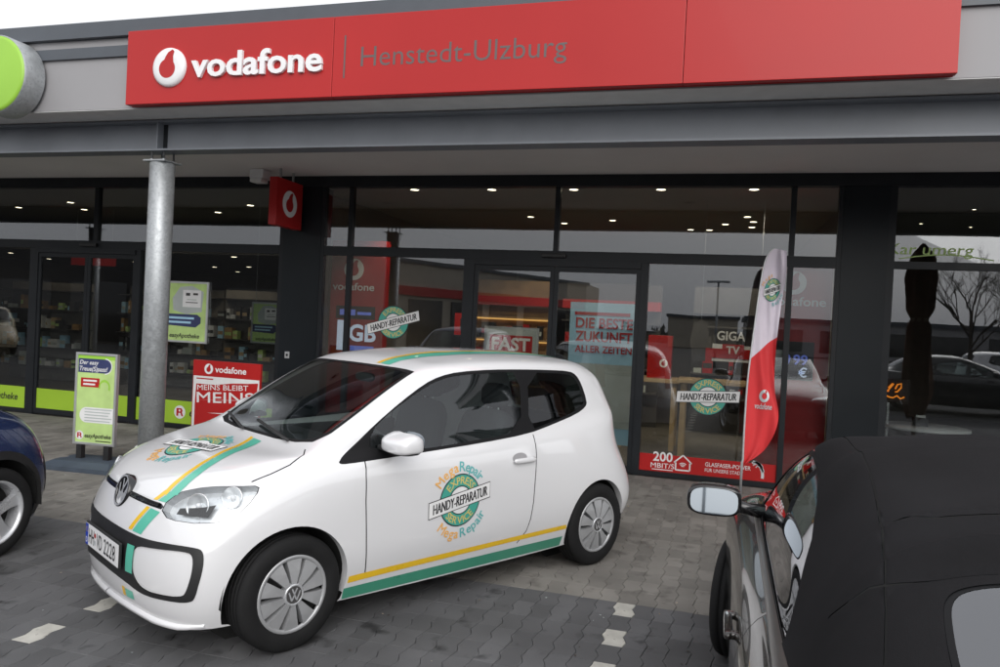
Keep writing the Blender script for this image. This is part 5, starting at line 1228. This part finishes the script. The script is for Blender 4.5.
YR = [(1.535, .175), (1.40, .225), (1.20, .250), (.95, .255), (.60, .250), (.2, .24), (-.1, .22)]; YR2 = [(a, b+.035) for a, b in YR]; GR1 = [(a, b+.045) for a, b in YR]; GR2 = [(a, b+.14) for a, b in YR]
ribbon3d(bd_, 'top', YR, YR2, 'yellow_stripe', 'yellow_stripe', car); ribbon3d(bd_, 'top', GR1, GR2, 'teal_stripe', 'green_stripe', car)
ribbon3d(bd_, 'side', [(2.075, .318), (1.3, .330), (.345, .345)], [(2.078, .280), (1.3, .297), (.335, .315)], 'yellow_stripe', 'yellow_stripe', car, .0025); ribbon3d(bd_, 'side', [(2.095, .252), (1.3, .256), (.355, .262)], [(2.095, .19), (1.3, .19), (.36, .195)], 'green_stripe', 'green_stripe', car, .0025)
# ------------------------------------------------------------------ dark convertible in the foreground
cab = thing('parked_car', 'dark bronze convertible with closed black fabric roof in the foreground', 'car', (.965, -7.45, 0), R(90))
cb = Body(CABR, 150, 130)
S = lambda P: [cb.side(*p) for p in P]
BELT = [(2.02, .962), (1.6, .972), (1.0, .985), (.5, .995), (.30, 1.0)]
CGL = [(1.93, .955), (1.80, 1.06), (1.60, 1.165), (1.42, 1.25), (1.30, 1.287), (1.15, 1.300), (.95, 1.292), (.80, 1.272), (.66, 1.238), (.48, 1.168), (.36, 1.073), (.285, .966), (1.0, .952), (1.5, .942)]
CTR = [(1.99, .940), (1.84, 1.065), (1.62, 1.185), (1.43, 1.266), (1.30, 1.302), (1.15, 1.313), (.94, 1.304), (.79, 1.284), (.65, 1.249), (.47, 1.176), (.35, 1.078), (.27, .960), (1.0, .943), (1.5, .933)]
CWT = [(2.33, -.03, .967), (2.32, .33, .967), (2.27, .54, .967), (2.19, .63, .97), (2.0, .625, 1.07), (1.7, .575, 1.21), (1.40, .525, 1.322), (1.42, .3, 1.333), (1.425, -.03, 1.335)]
CWG = [(2.29, -.03, .985), (2.28, .33, .985), (2.24, .51, .985), (2.17, .585, .99), (2.0, .595, 1.075), (1.7, .55, 1.213), (1.44, .50, 1.31), (1.45, .3, 1.32), (1.455, -.03, 1.322)]
ROOF = [(1.46, -.03, 1.32), (1.45, .30, 1.318), (1.435, .46, 1.312), (1.41, .545, 1.305), (1.37, .58, 1.300), (1.30, .592, 1.305), (1.10, .64, 1.300), (.95, .645, 1.297), (.80, .66, 1.278), (.66, .68, 1.244), (.48, .71, 1.172), (.36, .747, 1.076), (.27, .785, .960), (.05, .776, .968), (-.36, .71, .978), (-.60, .48, .983), (-.66, .2, .984), (-.66, -.03, .984)]
RWIN = [(-.075, -.03, 1.275), (-.065, .25, 1.27), (-.05, .44, 1.257), (-.047, .504, 1.238), (-.06, .53, 1.222), (-.09, .541, 1.20), (-.19, .55, 1.143), (-.30, .545, 1.08), (-.345, .52, 1.06), (-.37, .35, 1.06), (-.385, -.03, 1.06)]
RWIN = [tuple(p) for p in chaikin(RWIN[:-1]+[RWIN[-1]], 2)]
RWIN = [(p[0], min(p[1], -.02) if p[1] < .012 else p[1], p[2]) for p in RWIN]
nl_ = lambda P, st=.015: [cb.near(tuple(p)) for p in interp_loop(P, st)]
c0 = np.array([-.23, 0, 1.16]); RW2 = [tuple(np.array(p)+(c0-np.array(p))*np.array([.03, .024 if p[1] > 0 else 0, .03])) for p in RWIN]
aF, aR = S(circle2(2.60, .325, .355)), S(circle2(0, .325, .355))
DOORC = [(1.98, .94), (1.99, .75), (1.96, .5), (1.90, .28), (1.2, .25), (.75, .25), (.62, .45), (.56, .70), (.55, .945)]
BONC = [(2.33, -.03, .966), (2.30, .5, .965), (2.30, .66, .94), (2.60, .70, .885), (2.95, .66, .82), (3.15, .45, .80), (3.24, .2, .785), (3.25, -.03, .78)]
SEAM1 = [(1.40, .535), (1.25, .548), (1.1, .552), (.79, .559), (.52, .571), (.365, .58), (.194, .596), (.08, .609), (-.03, .624), (-.14, .643)]
SEAM2 = [(.30, -.03), (.29, .2), (.27, .40), (.25, .50)]
loops = [('door', S(interp_loop(DOORC, .03))), ('bonnet', nl_(BONC, .03))]
for gk, g in (('gap_f', DOORC[:5]), ('gap_r', DOORC[4:])): loops.append((gk, S(ribbon(interp_loop(g, .03, False), .006))))
loops.append(('gap_b', nl_(interp_loop([(2.30, .5, .965), (2.30, .66, .94), (2.60, .70, .885), (2.95, .66, .82), (3.15, .45, .80), (3.15, .455, .79), (2.95, .667, .815), (2.60, .708, .88), (2.295, .668, .935), (2.29, .5, .96)], .03))))
FRC = [(-.03, .70), (.35, .70), (.45, .66), (.42, .40), (.30, .33), (-.03, .33)]
loops.append(('front_grille', [cb.front(*p) for p in interp_loop(FRC, .02)]))
loops.append(('head_lamp', nl_([(3.33, .45, .68), (3.20, .66, .70), (2.98, .81, .74), (2.93, .80, .77), (3.10, .70, .765), (3.28, .50, .745)])))
loops.append(('tail', nl_([(-.80, .45, .86), (-.70, .66, .86), (-.50, .82, .85), (-.47, .85, .78), (-.70, .72, .72), (-.84, .45, .73)])))
loops += [('screen_trim', nl_(CWT)), ('roof', nl_(ROOF)), ('windscreen', nl_(CWG)), ('rear_seal', nl_(RWIN)), ('rear_window', nl_(RW2))]
loops.append(('seam', [cb.top(*p) for p in ribbon(interp_loop(SEAM1, .03, False), .005)]))
FOLD1 = [(.071, .713), (.055, .678), (.048, .643), (.037, .617), (.012, .56), (-.004, .528), (-.022, .43), (-.03, .25), (-.032, .004)]; FOLD2 = [(.205, .575), (.18, .54), (.165, .50), (.162, .378), (.16, .2), (.16, .004)]
loops += [('fold', [cb.top(*p) for p in ribbon(interp_loop(f_, .03, False), .0035)]) for f_ in (FOLD1,)] + [('fold2', [cb.top(*p) for p in ribbon(interp_loop(FOLD2, .03, False), .003)])]  # thin dark bands paint the creases' shade onto the cloth
loops += [('side_trim', S(interp_loop(CTR, .02))), ('door_glass', S(interp_loop(CGL, .02))), ('hole', aF), ('hole', aR)]
REG = cb.cut(loops, 150, 130)
assemble(cb, REG, {'body': ('body', 'car_bronze', 0, True), 'door': ('door', 'car_bronze', 0, False), 'bonnet': ('bonnet', 'car_bronze', 0, True), 'gap_f': ('shut_line', 'gap_dark', -.005, False), 'gap_r': ('shut_line', 'gap_dark', -.005, False), 'gap_b': ('shut_line', 'gap_dark', -.005, False),
  'front_grille': ('front_grille', 'piano_black', -.004, True), 'head_lamp': ('headlight_lens', 'lamp_chrome', .001, False), 'tail': ('tail_lamp', 'lamp_red', .001, False),
  'screen_trim': ('windscreen_frame', 'piano_black', 0, True), 'roof': ('fabric_roof', 'cab_cloth', .004, True), 'windscreen': ('windscreen', 'car_glass', -.003, True), 'rear_seal': ('rear_window_seal', 'seal_black', .002, True), 'rear_window': ('rear_window', 'rear_glass', .001, True),
  'fold': ('roof_fold_shade', 'gap_dark', .002, False), 'fold2': ('roof_fold_shade', 'gap_dark', .002, False), 'seam': ('roof_seam', 'gap_dark', .0015, False), 'side_trim': ('window_seal', 'seal_black', -.001, False), 'door_glass': ('door_window', 'car_glass', -.004, False)}, cab)
for fl_ in (False, True):
    for a in (aF, aR): cb.lip(a, .06, 'car_bronze', 'arch_lip', cab, fl_)
wells(cab, (2.60, 0), .365, .48, .87, .325)
for sg in (1, -1):
    wheel(cab, (2.60, sg*.872, .316), .316, .222, .215, 'five', R(-14), sg); wheel(cab, (0, sg*.875, .316), .316, .222, .215, 'five', 0, sg)
B('floor_pan', cab, 'liner', (-.70, 3.1, -.55, .55, .19, .36)); B('engine_block', cab, 'liner', (2.1, 3.1, -.45, .45, .361, .78)); B('rear_bulkhead', cab, 'dash', (-.62, -.10, -.62, .62, .50, .86))
for y in (.36, -.36): seat(cab, 1.0, y, .30)
mb = MB(); mb.sphere((.25, 0, .46), (.24, .55, .10), 'seat_cloth', .45, .4); mb.sphere((-.02, 0, .72), (.09, .58, .26), 'seat_cloth', .45, .45, rot=Matrix.Rotation(R(-12), 3, 'Y')); mb.build('rear_bench', cab)
mb = MB(); mb.sphere((1.90, 0, .80), (.30, .70, .15), 'dash', .45, .3); mb.build('dashboard', cab); steering(cab, 1.50, .36, .86)
# bright belt strip under the side windows
for sg in (1, -1):
    mb = MB(); V = []
    for x in np.linspace(2.0, .10, 40):
        zt = float(np.interp(x, [.1, .5, 1.0, 1.5, 2.0], [.958, .950, .938, .930, .920])); 
        for z, d in ((zt-.014, .001), (zt-.010, .006), (zt+.004, .006), (zt+.008, .001)): q = cb.on(cb.side(x, z), d); V.append((q[0], q[1]*sg, q[2]))
    mb.add(V, [(i*4+j, (i+1)*4+j, (i+1)*4+j+1, i*4+j+1) for i in range(39) for j in range(3)], 'belt_metal', True); mb.build('belt_strip', cab)
    # mirror: dark shell, grey lower cover, glass facing back
    mcut = lambda p: (p.x*(1.25 if p.x > 0 else .55), p.y, p.z)
    mb = MB(); mb.sphere((1.715, sg*.965, .995), (.075, .112, .066), 'car_bronze', .6, .62, 28, 16, cut=mcut); wm = mb.build('wing_mirror', cab)
    mb = MB(); V = []
    for i in range(28):
        a = 2*math.pi*i/28; ca, sa = math.cos(a), math.sin(a); V.append((1.6705+.13*.055*math.copysign(abs(sa)**.62, sa), sg*.965+.098*math.copysign(abs(ca)**.62, ca), .997+.055*math.copysign(abs(sa)**.62, sa)))
    mb.add(V, [tuple(range(28))], 'mirror_glass'); mb.build('mirror_glass', wm)
    mb = MB(); n_ = 28; V = []
    for sc_, dx in ((1.0, 0), (1.13, 0), (1.15, .02)):
        for i in range(n_): a = 2*math.pi*i/n_; ca, sa = math.cos(a), math.sin(a); V.append((1.6695+dx, sg*.965+.098*sc_*math.copysign(abs(ca)**.62, ca), .997+.055*sc_*math.copysign(abs(sa)**.62, sa)))
    mb.add(V, [(j*n_+i, j*n_+(i+1) % n_, (j+1)*n_+(i+1) % n_, (j+1)*n_+i) for j in range(2) for i in range(n_)], 'piano_black', True); mb.build('mirror_rim', wm)
    mb = MB(); mb.tube([(1.72, sg*.88, .98), (1.75, sg*.82, .962), (1.76, sg*.76, .955)], [.03, .026, .034], 'piano_black', 10); mb.build('mirror_foot', wm)
    hd = cb.on(cb.side(.80, .80), 0); mb = MB(); mb.sphere((.80, sg*(hd[1]+.022), .80), (.11, .014, .014), 'car_bronze', .5, .5, 20, 8)
    for dx in (-.085, .085): mb.sphere((.80+dx, sg*(hd[1]+.008), .80), (.014, .02, .012), 'car_bronze', .6, .6, 10, 6)
    mb.build('door_handle', cab)
mb = MB()
for k in range(5):
    pass
mb.box(-.916, -.90, -.26, .26, .60, .71, 'white_gloss'); mb.build('number_plate', cab)
# gentle sag and bow ribs of the fabric top
for o in cab.children:
    if o.name.startswith(('fabric_roof', 'roof_seam', 'roof_fold_shade')):
        for v in o.data.vertices:
            x, y, z = v.co; k = max(0.0, min(1.0, (z-1.0)/.3))
            fold = x-(.0+.11*max(0, abs(y)-.40)**1.0)
            v.co.z += 1.7*k*(.0035*math.sin(11*x+1.2)+.002*math.sin(9*y)+.012*math.exp(-((fold-.045)/.026)**2)-.012*math.exp(-((fold+.003)/.026)**2)+.010*math.exp(-((x-.18)/.026)**2)-.004*math.exp(-((x-.125)/.03)**2)+.005*math.exp(-((x-.72)/.05)**2))
        o.data.update(); nn = []
        for v in o.data.vertices:
            n_v = Vector(v.normal)
            if abs(v.co.y) < 1e-4: n_v.y = 0; n_v.normalize()
            nn.append(tuple(n_v))
        o.data.normals_split_custom_set_from_vertices(nn)
# ------------------------------------------------------------------ simpler parked cars, same body builder
def simple_car(label, loc, rz, paint, rings, scale=(1, 1, 1), style='five', trim_black=False, axles=(0, 2.407), dens=(70, 60), group=None, arch=(.335, .305), front_lights=True):
    rg = [[(x*scale[0], y*scale[1], z*scale[2]) for x, y, z in r] for r in rings]
    t = thing('parked_car', label, 'car', loc, rz, group); b = Body(rg, *dens)
    ax = [a*scale[0] for a in axles]; sx, sz = scale[0], scale[2]
    is_up = rings is UP
    dl = TRIM if is_up else CTR; gl = (GLS, QTR) if is_up else (CGL,)
    SS = lambda P: [b.side(p[0], p[1]) for p in P]; sc2 = lambda P: [(p[0]*sx, p[1]*sz) for p in P]; sc3 = lambda P: [(p[0]*sx, p[1]*scale[1], p[2]*sz) for p in P]
    NL = lambda P: [b.near(tuple(p)) for p in interp_loop(P, .03)]
    lo = []
    dr = DOOR if is_up else DOORC
    lo.append(('gap_f', SS(ribbon(interp_loop(sc2((DOOR_F if is_up else DOORC[:5])), .04, False), .008)))); lo.append(('gap_r', SS(ribbon(interp_loop(sc2((DOOR_R if is_up else DOORC[4:])), .04, False), .008))))
    if is_up and front_lights: lo.append(('lamp', NL(sc3(HEAD))))
    elif not is_up: lo.append(('lamp', NL(sc3([(3.33, .45, .68), (3.20, .66, .70), (2.98, .81, .74), (2.93, .80, .77), (3.10, .70, .765), (3.28, .50, .745)]))))
    if is_up: lo.append(('frame', [b.front(*p) for p in interp_loop([(y*scale[1], z*sz) for y, z in FR_OUT], .03)]))
    if trim_black:
        lo.append(('clad', SS(circle2(ax[1], arch[1], arch[0]+.055)))); lo.append(('clad_r', SS(circle2(ax[0], arch[1], arch[0]+.055))))
    lo.append(('screen_trim', NL(sc3(sw(WS_T) if is_up else CWT)))); lo.append(('windscreen', NL(sc3(sw(WS_G) if is_up else CWG))))
    lo.append(('rear_window', [b.rear(*p) for p in interp_loop([(y*scale[1], z*sz) for y, z in RW], .04)] if is_up else NL(sc3(RWIN))))
    lo.append(('side_trim', SS(interp_loop(sc2(dl), .03))))
    for g in gl: lo.append(('glass', SS(interp_loop(sc2(g), .03))))
    A = [SS(circle2(a, arch[1], arch[0], 40)) for a in ax]
    for a in A: lo.append(('hole', a))
    RG = b.cut(lo, *dens)
    assemble(b, RG, {'body': ('body', paint, 0, True), 'gap_f': ('shut_line', 'gap_dark', -.005, False), 'gap_r': ('shut_line', 'gap_dark', -.005, False), 'lamp': ('headlight_lens', 'lamp_chrome', .001, False), 'frame': ('bumper_insert', 'plastic_black', .002, True), 'clad': ('arch_trim', 'plastic_black', .006, False), 'clad_r': ('arch_trim', 'plastic_black', .006, False),
      'screen_trim': ('windscreen_seal', 'seal_black', 0, True), 'windscreen': ('windscreen', 'car_glass', -.003, True), 'rear_window': ('rear_window', 'car_glass_dark', -.002, True), 'side_trim': ('window_seal', 'seal_black', -.001, False), 'glass': ('door_window', 'car_glass', -.004, False)}, t)
    yo = max(p[1] for r in rg for p in r)
    wells(t, ax, arch[0]+.01, .46, yo-.02, arch[1])
    for sg in (1, -1):
        for a in ax: wheel(t, (a, sg*(yo-.035), .30), .30, .215, .19, style, 0, sg)
    B('floor_pan', t, 'liner', (min(ax)-.3, max(ax)+.3, -.5, .5, .19, .33)); 
    for y in (.34, -.34): seat(t, 1.0, y, .34)
    mb = MB(); mb.sphere((1.95*sx, 0, .82), (.24, .6, .14), 'dash', .45, .3); mb.build('dashboard', t)
    for sg in (1, -1):
        mb = MB(); mb.sphere((1.80*sx, sg*(yo+.08), 1.02*sz), (.07, .11, .065), paint, .6, .7, 18, 10); mb.build('wing_mirror', t)
    return t
simple_car('blue hatchback with black wheel arch trim cut by the left picture edge', (-5.31, -7.68, 0), R(90), 'car_blue', UP, (1.0, 1.03, 1.055), 'five', True, dens=(110, 100), arch=(.345, .31), front_lights=False)
simple_car('beige taxi parked far left across the lane, seen mirrored in the pharmacy window', (-21.0, -8.4, 0), R(200), 'car_beige', UP, (1.15, 1.05, 1.0))
simple_car('black saloon in the lane behind the camera, mirrored in the cafe window', (4.6, -13.0, 0), R(3), 'car_black', CABR, (1, 1, 1.02), axles=(0, 2.6), arch=(.355, .325))
simple_car('white hatchback further behind the camera, mirrored in the cafe window', (8.5, -21.0, 0), R(-5), 'car_white', UP, (1.1, 1.05, 1.03))
# ------------------------------------------------------------------ what stands behind the camera and shows in the glass
par = thing('folded_parasol', 'folded brown parasol on a pale pole, mirrored in the cafe window', 'parasol', (2.52, -2.3, 0))
mb = MB(); mb.tube([(0, 0, .06), (0, 0, 3.0)], .028, 'white_matt', 12); mb.build('pole', par)
mb = MB(); n_, kk = 28, 40; V = []
for j in range(kk+1):
    t = j/kk; z = .72+2.33*t
    r = np.interp(t, [0, .12, .30, .52, .56, .62, .80, .93, 1.0], [.10, .17, .15, .13, .085, .155, .175, .12, .015])
    for i in range(n_):
        a = 2*math.pi*i/n_; f = 1+.22*math.cos(8*a+2.2*t)+.08*math.sin(13*a+9*t); V.append((r*f*math.cos(a), r*f*math.sin(a), z+.05*math.cos(8*a)*(1-t)))
mb.add(V, [(j*n_+i, j*n_+(i+1) % n_, (j+1)*n_+(i+1) % n_, (j+1)*n_+i) for j in range(kk) for i in range(n_)], 'parasol_cloth', True); mb.build('canopy', par)
mb = MB(); mb.lathe([(.10, 2.00), (.105, 2.0), (.105, 2.05), (.10, 2.05)], 'tan_cloth', n=24); mb.build('strap', par)
mb = MB(); mb.lathe([(0, .001), (.34, .001), (.34, .05), (.06, .06), (.05, .25), (0, .25)], 'frame_dark', n=28); mb.build('base', par)

ob = thing('shop_building', 'low beige shop building across the car park with dark glazing band', 'building')
FP = [(-7.8, -35.4), (-13.9, -21.2), (-15.4, -17.6), (-48, -17.6), (-48, -40), (-7.8, -40)]
mb = MB(); n_ = len(FP); mb.add([(x, y, 0) for x, y in FP]+[(x, y, 4.25) for x, y in FP], [(i, i+n_, (i+1) % n_+n_, (i+1) % n_) for i in range(n_)]+[tuple(range(n_, 2*n_))], 'beige_render'); mb.build('wall', ob)
def along(a, b, t0, t1, z0, z1, off, m, name):
    a, b = Vector((*a, 0)), Vector((*b, 0)); d = b-a; n = Vector((d.y, -d.x, 0)).normalized(); n = -n if n.dot(Vector((0, 0, 0))-a) < 0 else n
    p, q = a+d*t0+n*off, a+d*t1+n*off; r = n*.10; mb = MB()
    V = [(*p.xy, z0), (*q.xy, z0), (*q.xy, z1), (*p.xy, z1)]; V += [(x-r.x, y-r.y, z) for x, y, z in V]
    mb.add(V, [(0, 1, 2, 3), (7, 6, 5, 4), (0, 4, 5, 1), (1, 5, 6, 2), (2, 6, 7, 3), (3, 7, 4, 0)], m); return mb.build(name, ob)
for k in range(5): along(FP[0], FP[1], .06+.18*k, .20+.18*k, .1, 2.6, .05, 'piano_black', 'window')
along(FP[0], FP[1], .02, .98, 2.75, 3.15, .10, 'red_dark', 'sign_band')
for k in range(8): along(FP[2], FP[3], .03+.12*k, .12+.12*k, .1, 2.6, .06, 'piano_black', 'window')
along(FP[0], FP[1], -.01, 1.0, 4.16, 4.32, .08, 'cap_metal', 'parapet'); along(FP[2], FP[3], .0, 1.0, .02, 4.15, .03, 'interior_dark', 'reflection_dimmer'); along(FP[2], FP[3], 0, 1.0, 4.16, 4.32, .08, 'cap_metal', 'parapet')  # dark sheet over this wall is added to dim the pharmacy window reflections
o2 = thing('shop_building', 'far low grey building behind the parked cars, mirrored in the cafe window', 'building'); B('wall', o2, 'grey_cladding', (2, 60, -78, -66, 0, 3.1)); B('roof', o2, 'cap_metal', (1.8, 60.2, -78.2, -65.8, 3.101, 3.5))
for k in range(12): B('window', o2, 'piano_black', (4+4.5*k, 7+4.5*k, -65.99, -65.95, .4, 2.4))
o3 = thing('shop_building', 'far pale flat roofed market hall at the end of the car park', 'building'); B('wall', o3, 'beige_render', (-6, 1.5, -92, -80, 0, 3.4)); B('roof', o3, 'cap_metal', (-6.2, 1.7, -92.2, -79.8, 3.401, 3.7))
for k, (x, y, h) in enumerate(((-.34, -30.5, 4.2), (4.6, -19, 6.4), (16, -38, 6.4))):
    lp = thing('street_lamp', ('short lamp post mirrored above the television sign', 'tall lamp post mirrored beside the cafe frame', 'tall lamp post further right behind the camera')[k], 'lamp post', (x, y, 0), 0, 'car park lamp posts')
    mb = MB(); mb.tube([(0, 0, 0), (0, 0, h)], [.07, .045], 'galvanised', 10); mb.build('post', lp); mb = MB(); mb.box(-.55, .55, -.12, .12, h, h+.10, 'galvanised', .02); mb.build('lamp_head', lp)
def bare_tree(label, x, y, h, seed):
    rr = random.Random(seed); t = thing('bare_tree', label, 'tree', (x, y, 0), 0, 'bare trees in the car park'); mb = MB()
    tr = [(0, 0, 0), (.03, .02, h*.3), (-.02, .05, h*.55)]; mb.tube(tr, [h*.016, h*.013, h*.009], 'bark', 8); mb.build('trunk', t); mb = MB()
    def grow(p, d, L, r, lv):
        q = p+d*L*.5+Vector((rr.uniform(-.06, .06), rr.uniform(-.06, .06), .02))*L; e = p+d*L+Vector((0, 0, .06*L)); mb.tube([p, q, e], [r, r*.8, r*.55], 'bark', 5 if lv else 6, caps=False)
        if lv >= 5: return
        for k in range(3 if lv < 3 else 3):
            a = rr.uniform(0, 6.28); s_ = rr.uniform(.35, .75); nd = (d+Vector((math.cos(a), math.sin(a), rr.uniform(-.05, .45)))*s_).normalized(); grow(p+(e-p)*rr.uniform(.45, 1.0), nd, L*rr.uniform(.58, .78), r*.55, lv+1)
    for k in range(7):
        a = 2*math.pi*k/7+rr.uniform(-.3, .3); grow(Vector((0, .03, h*(.3+.035*k))), Vector((math.cos(a)*.7, math.sin(a)*.7, .75)).normalized(), h*.24, h*.0065, 1)
    mb.build('crown', t)
bare_tree('bare young tree behind the black saloon', 7.0, -16.5, 4.8, 3); bare_tree('bare tree far back right of the lamp post', 13.5, -30, 6.5, 5); bare_tree('bare tree behind the far grey building corner', 20, -52, 8, 13)
# far hedge and woodland edge as one leafless mass
mb = MB(); rr = random.Random(4)
for k in range(5200):
    x = rr.uniform(-90, 120); y = -105+rr.uniform(-6, 6); h = 2.4+.7*math.sin(x*.11)+.5*math.sin(x*.37)+.35*math.sin(x*1.3)
    z = h*rr.random()**1.6; s_ = rr.uniform(.12, .45); a = rr.uniform(0, 6.28); L = rr.uniform(.3, .9)
    mb.add([(x-s_*math.cos(a), y-s_*math.sin(a), z), (x+s_*math.cos(a), y+s_*math.sin(a), z), (x+rr.uniform(-.3, .3), y, z+L)], [(0, 1, 2)], 'hedge')
mb.box(-90, 120, -108, -106, 0, 1.6, 'hedge')
o = mb.build('woodland'); tag(o, 'far grey brown woodland edge beyond the car park', None, None, 'stuff')
